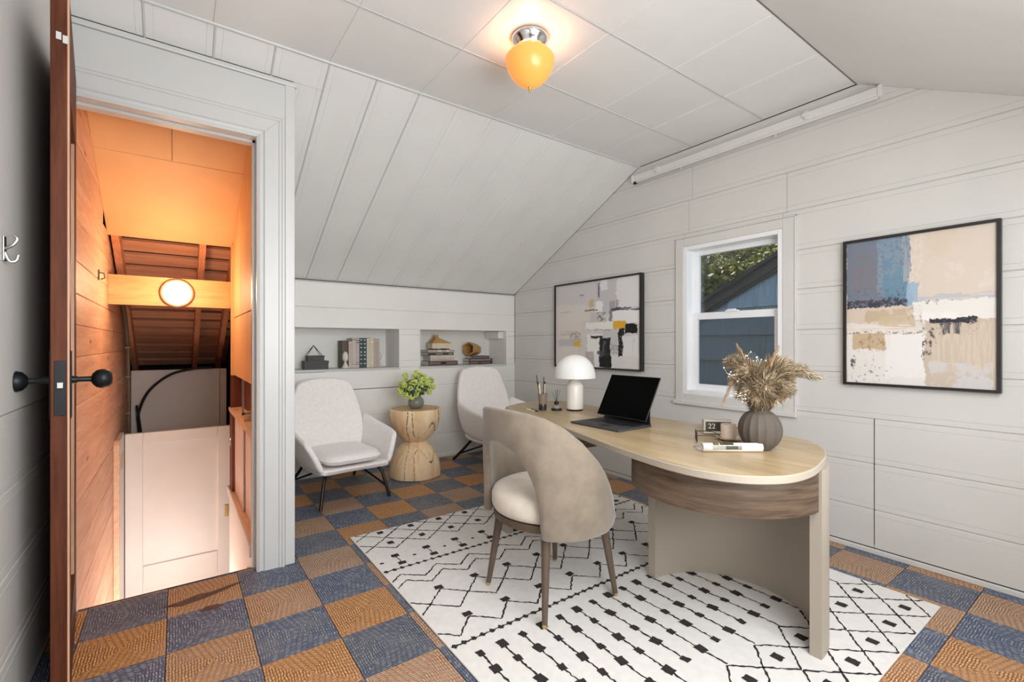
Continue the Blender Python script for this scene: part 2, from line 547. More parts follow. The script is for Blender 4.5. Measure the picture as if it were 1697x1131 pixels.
# ---- left slope of boards (over the armchairs) and the right slope of smooth board
cs = math.atan(SL); nS = Vector((0, -math.sin(cs), -math.cos(cs)))
tS = Vector((0, math.cos(cs), -math.sin(cs)))
oS = Vector((0, YC1, ZC))
lenS = (YK - YC1) / math.cos(cs)
sl = sempty('ceiling_left')
mb = MB()
p = lambda x, y, up=0: Vector((x, y, zslope(y))) - nS * (.014 + up)
mb.prism([p(XS, YC1 - .0), p(XG + .15, YC1), p(XG + .15, YK + .15), p(XS, YK + .15)], -.03, nS)
mb.prism([p(XL - .1, YC1), p(XS, YC1), p(XS, YD + .06), p(XL - .1, YD + .06)], -.03, nS)
obj('slope_core', mb, M['crack'], sl)
fs_ = lambda s, t, d: tuple(Vector((t, 0, 0)) + oS + tS * s + nS * d)
SX = [XL, -.115, .145, .395, .647, .897, 1.148, 1.404, 1.655, 1.90, 2.145, 2.39, 2.635, 2.885, XG]
lenD = (YD - YC1) / math.cos(cs)
for a, b in zip(SX[:-1], SX[1:]):
    if b <= XS: plank('plank', a, b, lambda t: (0, lenD), fs_, M['slope'], sl)
    elif a < XS:
        plank('plank', a, b, lambda t: (0, lenD), fs_, M['slope'], sl)
        plank('plank', XS, b, lambda t: (lenD, lenS), fs_, M['slope'], sl)
    else: plank('plank', a, b, lambda t: (0, lenS), fs_, M['slope'], sl)
for x in (-.115, .145, .395, .647, .897, 1.148):   # rounded cover strips that still show proud
    mb = MB().tube([fs_(0.0, x, .001), fs_(lenD if x < XS else lenS, x, .001)], .005, 6)
    obj('cover_strip', mb, M['trim'], sl, smooth=True)
cr = math.atan(SR)
sr = struct('ceiling_right', MB().prism([(XL - .1, YC0, ZC), (XG + .15, YC0, ZC), (XG + .15, YR, zslope(YR)), (XL - .1, YR, zslope(YR))], .04, (0, -math.sin(cr), math.cos(cr))), M['ceil'])

# ---- walls behind the photographer
struct('wall_back', MB().box(XL - .1, XG + .15, YR - .06, YR, -.1, zslope(YR) + .02), M['wall'])
lw = sempty('wall_left')
obj('wall_core', MB().prism([(XL - .014, YR, -.1), (XL - .014, YD + .05, -.1), (XL - .014, YD + .05, zslope(YD)), (XL - .014, YC1, ZC), (XL - .014, YC0, ZC), (XL - .014, YR, zslope(YR))], -.05, (1, 0, 0)), M['crack'], lw)
fl = lambda s, t, d: (XL + d, s, t)
for a, b in ((0, .23), (.23, .475), (.475, .72), (.72, .945)):
    plank('plank', a, b, lambda t: (YR, YD), fl, M['wall'], lw)
plank('plank', .945, ZC, lambda t: (ylo(t), min(YD, yhi(t))), fl, M['wall'], lw, bead=False, proud=.004)

# ---- knee wall with two niches
kw = sempty('wall_far')
NZ0, NZ1, NB = .922, 1.288, 4.60
N1 = (.62, 1.727); N2 = (1.944, 2.975)
fk = lambda s, t, d: (s, YK - d, t)
for z0, z1 in ((0, .24), (.24, .49), (.49, .735), (.735, NZ0)):
    plank('plank', z0, z1, lambda t: (XS, XG), fk, M['knee'], kw, bead=False)
for z0, z1 in ((NZ1, 1.465), (1.465, 1.69)):
    plank('plank', z0, z1, lambda t: (XS, XG), fk, M['knee'], kw, bead=False)
for z0, z1 in ((NZ0, .985), (.985, 1.233), (1.233, NZ1)):
    plank('plank', z0, z1, lambda t: (N1[1] + .012, N2[0]), fk, M['knee'], kw, bead=False)
    plank('plank', z0, z1, lambda t: (N2[1] + .01, XG), fk, M['knee'], kw, bead=False)
    plank('plank', z0, z1, lambda t: (XS, N1[0]), fk, M['knee'], kw, bead=False)
mb = MB()
mb.box(XS, XG + .1, YK + .013, YK + .05, -.1, NZ0 - .02).box(XS, XG + .1, YK + .013, YK + .05, NZ1 + .02, 1.75)
obj('wall_core', mb, M['crack'], kw)
for (a, b) in (N1, N2):
    n = obj('niche', MB().box(a, b, NB, NB + .02, NZ0 - .02, NZ1 + .02), M['knee'], kw)
    obj('niche_shelf', MB().box(a - .01, b + .01, YK - .004, NB, NZ0 - .02, NZ0), M['trim'], n, bevel=.002)
    obj('niche_top', MB().box(a - .01, b + .01, YK - .001, NB, NZ1, NZ1 + .02), M['knee'], n)
    obj('niche_side', MB().box(b, b + .012, YK - .006, NB, NZ0, NZ1), M['knee'], n)
    obj('niche_side', MB().box(a - .012, a, YK - .006, NB, NZ0, NZ1), M['knee'], n)
obj('corner_board', MB().box(2.905, 2.972, 4.30, 4.56, 1.205, NZ1 - .004), M['knee'], kw, bevel=.002)
obj('board_joint', MB().box(XG - .005, XG - .002, YK - .002, YK + .01, .93, 1.69), M['dark_gap'], kw)
obj('board_joint', MB().box(.80, 1.05, YK - .0012, YK + .01, .8995, .9025), M['dark_gap'], kw)
obj('board_joint', MB().box(1.28, 1.72, YK - .0012, YK + .01, .7345, .7375), M['dark_gap'], kw)
struct('trim_3', MB().tube([(XS, YK - .006, 1.686), (XG, YK - .006, 1.686)], .006, 6), M['trim'], smooth=True)
struct('baseboard_far', MB().box(XS, XG, YK - .014, YK, 0, .03), M['knee'], bevel=.004)

# ---- door wall, its casing and head
DX0, DX1, DZ = -.3615, .328, 2.19
dw = struct('wall_door', MB().box(DX1 + .02, XS, YD + .002, YD + .10, -.1, 2.515).box(XL, DX0 - .02, YD + .002, YD + .10, -.1, 2.515)
            .box(DX0 - .02, DX1 + .02, YD + .002, YD + .10, DZ + .02, 2.515), M['wall'])
struct('wall_stair_side', MB().box(XS - .06, XS, YD + .1, YK + .1, -.1, 2.5), M['wall'])


def casing(name, p0, p1, across, out, w, mat, m0=(0, 0, 0), m1=(0, 0, 0)):
    """stepped casing strip from p0 to p1; across = towards the outer edge, out = towards the room; m0, m1 = mitre shift per unit of width"""
    prof = [(0, 0), (0, .010), (.012, .016), (.016, .010), (.030, .012), (.036, .018), (w - .030, .018), (w - .026, .022), (w - .016, .022), (w - .012, .026), (w - .002, .026), (w, .020), (w, 0)]
    a, o = Vector(across), Vector(out)
    r0 = [Vector(p0) + a * u + o * v + Vector(m0) * u for u, v in prof]; r1 = [Vector(p1) + a * u + o * v + Vector(m1) * u for u, v in prof]
    k = len(prof); mb = MB().add(r0 + r1, [(i, (i + 1) % k, k + (i + 1) % k, k + i) for i in range(k)] + [tuple(range(k)), tuple(range(k, 2 * k))])
    return struct(name, mb, mat)


CW = .128
casing('trim_4', (DX1, YD + .002, 0), (DX1, YD + .002, DZ - .0005), (1, 0, 0), (0, -1, 0), CW, M['trim'], m1=(0, 0, 1))
casing('trim_5', (XL + .002, YD + .002, DZ), (DX1 - .0005, YD + .002, DZ), (0, 0, 1), (0, -1, 0), CW, M['trim'], m1=(1, 0, 0))
struct('trim_6', MB().box(DX1 + CW + .001, XS + .004, YD - .016, YD + .002, 0, 2.494), M['trim'], bevel=.004)
struct('trim_7', MB().box(XL + .002, XS + .014, YD - .022, YD + .002, 2.487, 2.512), M['trim'], bevel=.005)
struct('trim_8', MB().box(XL + .002, XS + .006, YD - .012, YD + .002, DZ + CW + .001, 2.486), M['trim'], bevel=.002)
# jambs with stop
mb = MB().box(DX1, DX1 + .02, YD + .003, YD + .14, 0, DZ).box(DX0 - .02, DX1 + .02, YD + .003, YD + .14, DZ, DZ + .02).box(DX0 - .02, DX0, YD + .003, YD + .14, 0, DZ)
mb.box(DX1 - .012, DX1, YD + .055, YD + .10, 0, DZ).box(DX0, DX1, YD + .055, YD + .10, DZ - .012, DZ)
struct('trim_9', mb, M['trim'])
struct('trim_10', MB().box(DX1 - .0025, DX1 + .001, YD + .103, YD + .118, 1.30, DZ - .004), M['dark_gap'])

# ---- the open panelled door, hinged at the left jamb
dr = sempty('door_1', (-.340, 2.655, .012), math.atan2(-.995, .104))
DW, DT, DH = .675, .043, 2.232
st = .115
obj('stile', MB().box(DW - st, DW, -DT, 0, 0, DH), M['door_wood'], dr, bevel=.003)
obj('stile', MB().box(0, st, -DT, 0, 0, DH), M['door_wood'], dr, bevel=.003)
for z0, z1 in ((0, .22), (DH - .30, DH)):
    obj('rail', MB().box(st, DW - st, -DT, 0, z0, z1), M['door_wood'], dr)
obj('panel', MB().box(st, DW - st, -DT + .014, -.014, .22, DH - .30), M['door_wood'], dr)
for zz in ((.22, DH - .30),):
    obj('panel_moulding', MB().box(DW - st - .014, DW - st, -.013, -.003, .22, DH - .30).box(st, st + .014, -.013, -.003, .22, DH - .30), M['door_light'], dr)
obj('edge_strip', MB().box(DW - .004, DW + .0008, -.0045, .0005, .02, DH - .01), M['door_light'], dr)['label'] = 'worn pale corner of the door edge'
lp = obj('lock_plate', MB().box(DW - .001, DW + .0022, -.034, -.008, .915, 1.085), M['black_metal'], dr, bevel=.001)
obj('latch_bolt', MB().box(DW, DW + .008, -.028, -.014, 1.000, 1.018), M['steel'], lp, bevel=.001)
obj('dead_bolt', MB().box(DW, DW + .0035, -.027, -.013, .965, .985).box(DW, DW + .0032, -.027, -.013, .925, .931), M['black_metal'], lp)
for side, y in ((1, 0), (-1, -DT)):
    es = obj('escutcheon', MB().box(DW - .085, DW - .03, min(y, y + side * .004), max(y, y + side * .004), .90, 1.115), M['black_metal'], dr, bevel=.0015)
    k = MB()
    rot = Matrix.Rotation(R(-90 * side), 3, 'X')
    prof = [(.012, .0), (.012, .012), (.009, .016), (.009, .047), (.018, .051), (.028, .060), (.032, .072), (.032, .079), (.028, .091), (.018, .099), (.004, .101)]
    k.lathe([(r, z) for r, z in prof], 12, (DW - .058, y + side * .003, 1.022), rot=rot)
    obj('knob', k, M['black_metal'], dr, smooth=True)
obj('paint_smear', MB().box(DW + .0003, DW + .0014, -.030, -.018, 2.075, 2.098).box(DW + .0003, DW + .0014, -.015, -.003, 2.068, 2.092), M['trim'], dr)

# ================================================================== STAIRWELL
SXL, SXR = -.36, .335
zb = -1.62
swl = sempty('wall_stair_left')
obj('wall_core', MB().box(SXL - .06, SXL - .012, YD + .12, 6.2, zb, 2.6), M['shake'], swl)
fsl = lambda s, t, d: (SXL + d, s, t)
zs = [-1.2, -.95, -.72, -.48, -.24, .0, .215, .427, .65, .87, 1.088, 1.233, 1.372, 1.52, 1.70, 1.88, 2.06, 2.24, 2.44]
ends = [4.3, 5.45]
for a, b in zip(zs[:-1], zs[1:]):
    yt = lambda t: min(5.45, YC1 + (ZC + .11 - t) / SL)
    if random.random() < .5 and b > .5:
        j = random.uniform(3.3, 4.1)
        plank('plank', a, b, lambda t: (YD + .14, min(j, yt(t))), fsl, M['stair_wood'], swl, bead=False)
        if yt(b) > j + .05: plank('plank', a, b, lambda t: (j, yt(t)), fsl, M['stair_wood'], swl, bead=False)
    else:
        plank('plank', a, b, lambda t: (YD + .14, yt(t)), fsl, M['stair_wood'], swl, bead=False)
obj('wall_hook', MB().tube([(SXL, 3.52, 1.555), (SXL + .025, 3.52, 1.55), (SXL + .03, 3.52, 1.525), (SXL + .012, 3.52, 1.515)], .004, 6).tube([(SXL + .002, 3.52, 1.57), (SXL + .002, 3.52, 1.51)], .006, 6), M['conduit'], swl, smooth=True)
# right side of the stair: hung panels, an open shelf, sliding boards, lower white board
swr = sempty('wall_stair_right')
obj('wall_core', MB().box(XS - .075, XS - .061, YD + .1, 4.3, zb, 2.5), M['redwood'], swr)
for y0, y1, z0, z1 in ((2.80, 3.42, 1.335, 2.45), (3.425, 4.06, 1.335, 2.35), (2.80, 3.42, .925, 1.33), (3.425, 4.06, .925, 1.33)):
    top = lambda y: min(z1, zslope(y) - .004)
    panel('wall_panel', [(SXR, y0, z0), (SXR, y0, top(y0)), (SXR, y1, top(y1)), (SXR, y1, z0)], (-1, 0, 0), M['stair_panel'], swr, th=.01, ch=.003)
obj('post', MB().box(SXR - .012, SXR + .02, 3.90, 3.98, .92, 1.86), M['stair_panel'], swr, bevel=.003)
sh = obj('shelf_board', MB().box(SXR - .012, XS - .075, 2.80, 4.13, .640, .668), M['tan_wood'], swr, bevel=.003)
obj('shelf_back', MB().box(XS - .09, XS - .076, 2.80, 4.10, .668, .924), M['redwood'], swr)
obj('shelf_end', MB().box(SXR - .002, XS - .08, 4.085, 4.115, .668, .924), M['redwood'], swr)
obj('end_post', MB().box(SXR - .006, SXR + .05, 3.93, 4.12, .075, .64), M['redwood'], swr, bevel=.002)
for y0, y1, x in ((3.42, 3.93, SXR + .012), (2.80, 3.40, SXR + .022)):
    obj('sliding_board', MB().box(x, x + .008, y0, y1, .075, .64), M['pinkboard'], swr)
obj('lower_ledge', MB().box(SXR - .012, XS - .075, 2.80, 4.125, .045, .072), M['tan_wood'], swr, bevel=.003)
obj('ledge_lip', MB().box(SXR - .022, SXR - .012, 2.80, 4.125, .020, .078), M['cream_door'], swr, bevel=.002)
obj('lower_board', MB().box(SXR - .008, SXR + .01, 2.78, 4.12, zb, .045), M['cream_door'], swr)
obj('catch', MB().box(SXR - .018, SXR - .008, 2.93, 2.96, -.12, -.09), M['steel'], swr)
obj('finger_ring', MB().lathe([(.035, 0), (.037, .002), (.030, .004), (.029, .0)], 20, (SXR - .006, 4.02, .42), rot=Matrix.Rotation(R(-90), 3, 'Y')), M['steel'], swr, smooth=True)
obj('shelf_bracket', MB().box(SXR, SXR + .012, 3.36, 3.375, .70, .92).box(SXR, SXR + .10, 3.36, 3.375, .70, .715), M['steel'], swr)
box('stacked_card', (SXR + .005, XS - .085, 3.30, 3.62, .669, .690), M['tan_wood'], swr)
# sloping hardboard under the roof, in three pieces, then open rafters
def rp(x, y, up): return Vector((x, y, zslope(y))) - nS * up
sc_ = sempty('ceiling_stair')
def spanel(x0, x1, y0, y1):
    panel('ceiling_panel', [rp(x0, y0, 0), rp(x1, y0, 0), rp(x1, y1, 0), rp(x0, y1, 0)], nS, M['stair_panel'], sc_, th=.008, ch=.002)
spanel(SXL, -.02, YD + .1, 3.30); spanel(-.018, XS - .06, YD + .1, 3.30); spanel(SXL, XS - .06, 3.302, 3.96)
roof = sempty('roof_stair')
for x in (-.325, .155, .36):
    mb = MB(); w = .02
    a, b = 2.76, 5.95
    q = [rp(x - w, a, .012), rp(x + w, a, .012), rp(x + w, b, .012), rp(x - w, b, .012)]
    mb.prism(q, -.115, nS); obj('rafter', mb, M['rafter'], roof)
y = 3.86
while y < 5.95:
    q = [rp(-.6, y, .13), rp(.7, y, .13), rp(.7, y + .105, .13), rp(-.6, y + .105, .13)]
    mb = MB(); mb.prism(q, -.022, nS); obj('sheathing_board', mb, M['sheath'], roof); y += .142
q = [rp(-.7, 2.5, .165), rp(.8, 2.5, .165), rp(.8, 6.2, .165), rp(-.7, 6.2, .165)]
mb = MB(); mb.prism(q, -.02, nS); obj('shingle_underside', mb, M['shake'], roof)
bm_ = obj('trim_11', MB().box(SXL, SXR + .08, 3.965, 4.005, 1.405, 1.60), M['beam'], bevel=.003); bm_['kind'] = 'structure'
# closing shell of the lower stair so that no daylight leaks in
struct('wall_stair_end', MB().box(SXL - .06, XS + .1, 6.15, 6.2, zb, 1.2).box(XS - .06, XS - .02, 4.28, 6.2, zb, 1.7), M['shake'])
struct('floor_stair', MB().box(SXL - .06, XS, YD + .05, 6.2, zb - .05, zb), M['tan_wood'])
struct('wall_stair_front', MB().box(SXL - .06, XS, YD + .03, YD + .05, zb, -.18), M['pinkboard'])
# grey panel above the lower door
gp = sempty('wall_stair_upper')
panel('wall_panel', [(-.33, 5.40, -.2), (.345, 5.40, -.2), (.345, 5.40, .905), (-.33, 5.40, .905)], (0, -1, 0), M['grey_panel'], gp, th=.02, ch=.004)
obj('side_return', MB().box(.348, .40, 5.36, 5.42, -.2, .905), M['grey_panel'], gp)
# the lower door
d2 = sempty('door_2', (-.3275, 4.76, 0))
LD = .73; zt = .437
fr = MB().box(0, .112, -.02, .018, zb, zt).box(LD - .112, LD, -.02, .018, zb, zt).box(.112, LD - .112, -.02, .018, zt - .100, zt).box(.112, LD - .112, -.02, .018, -.825, -.632)
obj('door_frame', fr, M['cream_door'], d2, bevel=.006)
obj('door_panel', MB().box(.10, LD - .10, -.002, .012, -.64, zt - .09), M['cream_door'], d2)
obj('door_panel', MB().box(.10, LD - .10, -.002, .012, zb, -.815), M['cream_door'], d2)
obj('hinge', MB().box(-.0030, -.0006, -.29, -.10, .215, .325), M['brass'], d2, bevel=.001)
obj('latch', MB().box(LD - .062, LD - .035, -.03, -.019, -.35, -.25), M['brass'], d2, bevel=.002)
struct('trim_12', MB().prism([(SXL + .001, 4.33, zb), (SXL + .001, 4.737, zb), (SXL + .001, 4.737, .455), (SXL + .001, 4.33, .44)], .0285, (1, 0, 0)), M['cream_door'], bevel=.003)
struct('trim_13', MB().prism([(SXL + .001, 4.29, zb), (SXL + .001, 4.328, zb), (SXL + .001, 4.328, .46), (SXL + .001, 4.29, .43)], .034, (1, 0, 0)), M['tan_wood'], bevel=.003)

# conduit and cable
cd = thing('conduit', 'ribbed metal conduit pipe running down the stairwell boards', 'pipe', (SXL + .004, 5.1, .45))
pts = catmull([(.02, -.85, 1.10), (.03, -.45, .95), (.033, -.2, .72), (.035, -.12, .40), (.035, -.10, -.05)], 10)
obj('pipe', MB().tube(pts, .014, 8), M['conduit'], cd, smooth=True)
for z in (.42, .66, .12):
    obj('strap', MB().box(.018, .050, -.145 if z < .5 else -.21, -.125 if z < .5 else -.19, z, z + .012), M['conduit'], cd)

cb = thing('cable', 'black cable curving in front of the grey panel in the stairwell', 'cable', (0, 5.33, .5))
obj('strand', MB().tube(catmull([(.28, 0, .42), (.12, 0, .41), (-.05, 0, .36), (-.20, 0, .22), (-.27, 0, .04), (-.27, 0, -.10), (-.255, 0, -.30)], 8), .011, 8), M['cable'], cb, smooth=True)
obj('strand', MB().tube(catmull([(-.285, -.01, .10), (-.262, -.01, -.08), (-.24, -.01, -.30)], 8), .009, 8), M['cable'], cb, smooth=True)

# stair lamp on the beam
lt = thing('stair_lamp', 'round lit flush lamp on the wooden stairwell beam', 'lamp', (.005, 3.964, 1.497))
rx = Matrix.Rotation(R(90), 3, 'X')
obj('ring', MB().lathe([(.098, 0), (.100, .012), (.092, .02), (.082, .02), (.080, .008)], 40, rot=rx), plain('dull_bronze', (150, 112, 84), .4, .5), lt, smooth=True)
obj('lens', MB().lathe([(.081, .008), (.078, .018), (.05, .027), (.02, .030), (.001, .0305)], 40, rot=rx), M['stair_lamp'], lt, smooth='all')
light('stair_bulb', 'POINT', (.005, 3.66, 1.52), 6.5, (1, .68, .38), radius=.05)
light('stair_fill', 'POINT', (0.0, 3.75, -.85), 14, (1, .96, .92), radius=.15)  # added unseen fill that brightens the lower stair

# ================================================================== WINDOW AND OUTSIDE
win = sempty('window_1')
V = M['vinyl']
mb = MB()
for y0, y1, z0, z1 in ((WY1, WY1 + .068, WZ0 - .07, WZ1 + .062), (WY0 - .072, WY0, WZ0 - .07, WZ1 + .062), (WY0, WY1, WZ1, WZ1 + .062), (WY0, WY1, WZ0 - .07, WZ0)):
    obj('casing', MB().box(XG - .016, XG, y0, y1, z0, z1), M['wall'], win, bevel=.004)
obj('casing_back_band', MB().box(XG - .021, XG, WY0 - .080, WY0 - .072, WZ0 - .07, WZ1 + .07).box(XG - .021, XG, WY0 - .08, WY1 + .07, WZ1 + .062, WZ1 + .07), M['wall'], win, bevel=.002)
obj('apron', MB().box(XG - .026, XG, WY0 - .085, WY1 + .085, WZ0 - .080, WZ0 - .05), M['wall'], win, bevel=.004)
fw = .03
fx0, fx1 = XG - .012, XG + .15
obj('window_frame', MB().box(fx0, fx1, WY1 - fw, WY1, WZ0, WZ1).box(fx0, fx1, WY0, WY0 + fw, WZ0, WZ1).box(fx0, fx1, WY0 + fw, WY1 - fw, WZ1 - fw, WZ1).box(fx0, fx1, WY0 + fw, WY1 - fw, WZ0, WZ0 + fw), V, win, bevel=.003)
glass_m = NT('window_glass')
glass_m.n.remove(glass_m.b)
tr = glass_m.node('ShaderNodeBsdfTransparent', {0: (.95, .97, .97, 1)})
gl = glass_m.node('ShaderNodeBsdfGlossy', {'Color': (1, 1, 1, 1), 'Roughness': .02})
mx = glass_m.node('ShaderNodeMixShader', {0: .06, 1: tr.outputs[0], 2: gl.outputs[0]})
glass_m.l.new(mx.outputs[0], glass_m.out.inputs[0])


def sash(name, x, z0, z1, sw, screen=False):
    y0, y1 = WY0 + fw, WY1 - fw
    s = obj(name, MB().box(x, x + .03, y1 - sw, y1, z0, z1).box(x, x + .03, y0, y0 + sw, z0, z1).box(x, x + .03, y0 + sw, y1 - sw, z1 - sw, z1).box(x, x + .03, y0 + sw, y1 - sw, z0, z0 + sw), V, win, bevel=.003)
    obj('pane', MB().box(x + .013, x + .016, y0 + sw, y1 - sw, z0 + sw, z1 - sw), glass_m.m, s)
    return s


sash('upper_sash', XG + .085, 1.345, WZ1 - fw, .034)
s2 = sash('lower_sash', XG + .045, WZ0 + fw, 1.372, .046)
obj('sash_lock', MB().box(XG + .038, XG + .06, 1.70, 1.79, 1.372, 1.384).box(XG + .034, XG + .05, 1.715, 1.775, 1.382, 1.392), V, s2, bevel=.002)
scr = NT('insect_screen'); scr.n.remove(scr.b)
a_ = scr.node('ShaderNodeBsdfTransparent', {0: (1, 1, 1, 1)}); b_ = scr.node('ShaderNodeBsdfDiffuse', {0: (.06, .06, .065, 1)})
m_ = scr.node('ShaderNodeMixShader', {0: .38, 1: a_.outputs[0], 2: b_.outputs[0]}); scr.l.new(m_.outputs[0], scr.out.inputs[0])
obj('insect_screen', MB().box(XG + .118, XG + .12, WY0 + fw, WY1 - fw, WZ0 + fw, 1.36), scr.m, win)

# neighbouring house
M['siding'] = wood('blue_grey_siding', (150, 172, 184), (184, 204, 212), .8, 3.0, (8, 8, .6), .14, .2)
M['fascia'] = wood('dark_grey_fascia', (62, 60, 60), (84, 82, 82), .7, 3, (1, 6, 6), .05)
M['roofing'] = plain('dark_roofing', (58, 56, 58), .9, var=.2, scale=60)
HX = 5.6
hs = thing('neighbour_house', 'blue grey shingled gable of the house outside the window', 'house', (HX, 2.6, -2.6))
rz_ = lambda y: 1.555 + (3.496 - y) * .504        # underside of the rake at y
apex = .75
mb = MB().prism([(.03, 4.6 - 2.6, 0), (.03, -3.6, 0), (.03, -3.6, rz_(3.1) + 2.6), (.03, apex - 2.6, rz_(apex) + 2.6), (.03, 4.6 - 2.6, rz_(4.6) + 2.6)], 2.5, (1, 0, 0))
obj('wall', mb, M['siding'], hs)
mb = MB()
def rake(y0, y1, x0, x1, lo, hi): mb.prism([(x0, y0 - 2.6, rz_(y0) + 2.6 + lo), (x0, y1 - 2.6, rz_(y1) + 2.6 + lo), (x0, y1 - 2.6, rz_(y1) + 2.6 + hi), (x0, y0 - 2.6, rz_(y0) + 2.6 + hi)], x1 - x0, (1, 0, 0))
rake(4.9, apex, -.06, .0, -.01, .10)
obj('rake_board', mb, M['fascia'], hs)
mb = MB(); rake(4.9, apex, -.03, .02, -.045, -.01); obj('rake_moulding', mb, M['fascia'], hs)
mb = MB(); rake(5.0, apex, -.12, 2.6, .10, .145)
mb.prism([(-.12, apex - 2.6, rz_(apex) + 2.70), (-.12, -3.8, rz_(3.2) + 2.7), (-.12, -3.8, rz_(3.2) + 2.745), (-.12, apex - 2.6, rz_(apex) + 2.745)], 2.7, (1, 0, 0))
obj('roof', mb, M['roofing'], hs)
zcs = [-.02, .30, .62, .939, 1.257, 1.585, 1.94, 2.27]
for k in range(len(zcs) - 1):
    z0, z1 = zcs[k], zcs[k + 1]; yy = 1.7 + random.uniform(0, .3)
    while yy < 4.2:
        w = random.uniform(.24, .42)
        y0, y1 = yy, min(yy + w, 4.25); yy += w
        zt0, zt1 = min(z1, rz_(y0) - .02), min(z1, rz_(y1) - .02)
        if zt1 < z0 + .03: continue
        g = .0015; lo = z0 + random.uniform(-.003, .003)
        P = [(-.018, y0 + g - 2.6, lo + 2.6), (-.018, y1 - g - 2.6, lo + 2.6), (.012, y1 - g - 2.6, zt1 + 2.6), (.012, y0 + g - 2.6, zt0 + 2.6)]
        Q = [(.03, p_[1], p_[2]) for p_ in P]
        obj('shingle', MB().add(P + Q, [(0, 1, 2, 3), (4, 7, 6, 5), (0, 4, 5, 1), (1, 5, 6, 2), (2, 6, 7, 3), (3, 7, 4, 0)]), M['siding'], hs)
struct('ground', MB().box(XG + .2, 22, -12, 20, -2.75, -2.6), plain('lawn_ground', (92, 100, 60), .95, var=.2))

# trees behind the house
leafm = NT('sunlit_leaves')
nz = leafm.noise(leafm.coord(), 1.6, 3)
rn = leafm.node('ShaderNodeNewGeometry').outputs['Random Per Island']
leafm.base(leafm.ramp(leafm.math('ADD', leafm.math('MULTIPLY', nz.outputs[0], .6), leafm.math('MULTIPLY', rn, .4)),
                      [(.32, lin((40, 62, 24))), (.5, lin((96, 116, 34))), (.68, lin((206, 180, 56)))]))
leafm.b.inputs['Roughness'].default_value = .6
M['bark'] = plain('tree_bark', (74, 62, 50), .95, var=.2)


def tree(label, loc, h, cr_, n, sq=1.0):
    t = thing('tree', label, 'tree', loc)
    br = MB().tube([(0, 0, 0), (.05, .05, h * .4), (0, .1, h * .75)], .16, 8, r1=.06)
    for i in range(9):
        a = random.uniform(0, 6.28); z = random.uniform(.45, .75) * h
        br.tube([(0, .05, z * .8), (math.cos(a) * cr_ * .5, math.sin(a) * cr_ * .5, z + .3 * cr_), (math.cos(a) * cr_ * .85, math.sin(a) * cr_ * .85, z + .5 * cr_)], .05, 5, r1=.012)
    obj('trunk', br, M['bark'], t)
    mb = MB(); cl = []
    for i in range(36):
        d = Vector((random.gauss(0, 1), random.gauss(0, 1), random.gauss(0, 1))).normalized() * cr_ * random.uniform(.35, 1)
        cl.append(Vector((0, .1, h * .75)) + Vector((d.x, d.y, d.z * sq)))
    for i in range(n):
        c = random.choice(cl); d = Vector((random.gauss(0, .32), random.gauss(0, .32), random.gauss(0, .26))) * cr_ * .55
        p = c + d; s = random.uniform(.045, .085)
        u = Vector((random.gauss(0, 1), random.gauss(0, 1), random.gauss(0, .6))).normalized(); v = u.cross(Vector((random.gauss(0, 1), random.gauss(0, 1), 1))).normalized()
        mb.add([p - u * s, p + v * s * .55, p + u * s, p - v * s * .55], [(0, 1, 2, 3)])
    o = link('foliage', mb.mesh('foliage', leafm.m, fix=False), t); o['kind'] = 'stuff'
    return t


tree('bushy green tree rising left of the neighbouring gable', (9.5, 5.85, -2.6), 6.6, 1.45, 15000)
tree('yellowing tree showing over the neighbouring roof slope', (13.8, 7.2, -2.6), 7.8, 1.65, 15000)
tree('dark green tree at the right behind the neighbouring roof', (19.2, 8.9, -2.6), 9.2, 1.75, 15000)
#PART2
# ================================================================== FURNITURE
def nodes_wool(name, rgb):
    return plain(name, rgb, .9, var=.04, scale=60, bump=.35, sheen=.3, bscale=420)


M['boucle'] = nodes_wool('white_boucle', (248, 243, 241))
M['velvet'] = plain('taupe_velvet', (130, 117, 101), .75, var=.11, scale=14, bump=.05, sheen=.45, bscale=300)
M['velvet_light'] = plain('cream_velvet', (219, 210, 196), .75, var=.05, scale=14, bump=.05, sheen=.4, bscale=300)
M['leg_wood'] = plain('brown_grey_legs', (90, 76, 62), .45, var=.06, scale=20)
M['bronze_leg'] = plain('dark_bronze_metal', (52, 45, 42), .35, .7)
M['oak'] = wood('pale_oak_top', (150, 126, 92), (196, 174, 136), .33, 2.0, (5, .6, 5), .0, .03)
M['desk_edge'] = plain('cream_lacquer', (174, 163, 148), .4, var=.02, scale=3)
M['desk_leg'] = plain('beige_lacquer', (170, 160, 146), .45, var=.02, scale=3)
M['walnut'] = wood('brown_drawer_wood', (64, 49, 37), (124, 104, 86), .45, 3.2, (1.1, 1.1, 15), .0, .08)
M['rug_pile'] = plain('white_rug_pile', (222, 219, 215), .95, var=.03, scale=30, bump=.3, sheen=.2, bscale=300)
M['rug_black'] = plain('black_rug_yarn', (42, 38, 37), .95, var=.15, scale=60, bump=.3, bscale=300)

# ---- rug
rug = thing('rug', 'white wool rug with black diamond and bead pattern under the desk', 'rug', (1.76, 1.675, 0))
RX0, RX1, RY0, RY1 = .83, 2.692, .558, 2.786
RH = .009
obj('pile', MB().box(RX0 - 1.76, RX1 - 1.76, RY0 - 1.675, RY1 - 1.675, .0006, RH), M['rug_pile'], rug, bevel=.003)
mbp = MB(); zr = RH + .0007
rr_ = random.Random(3)


def q_ok(x, y): return RX0 + .006 < x < RX1 - .006 and RY0 + .006 < y < RY1 - .006


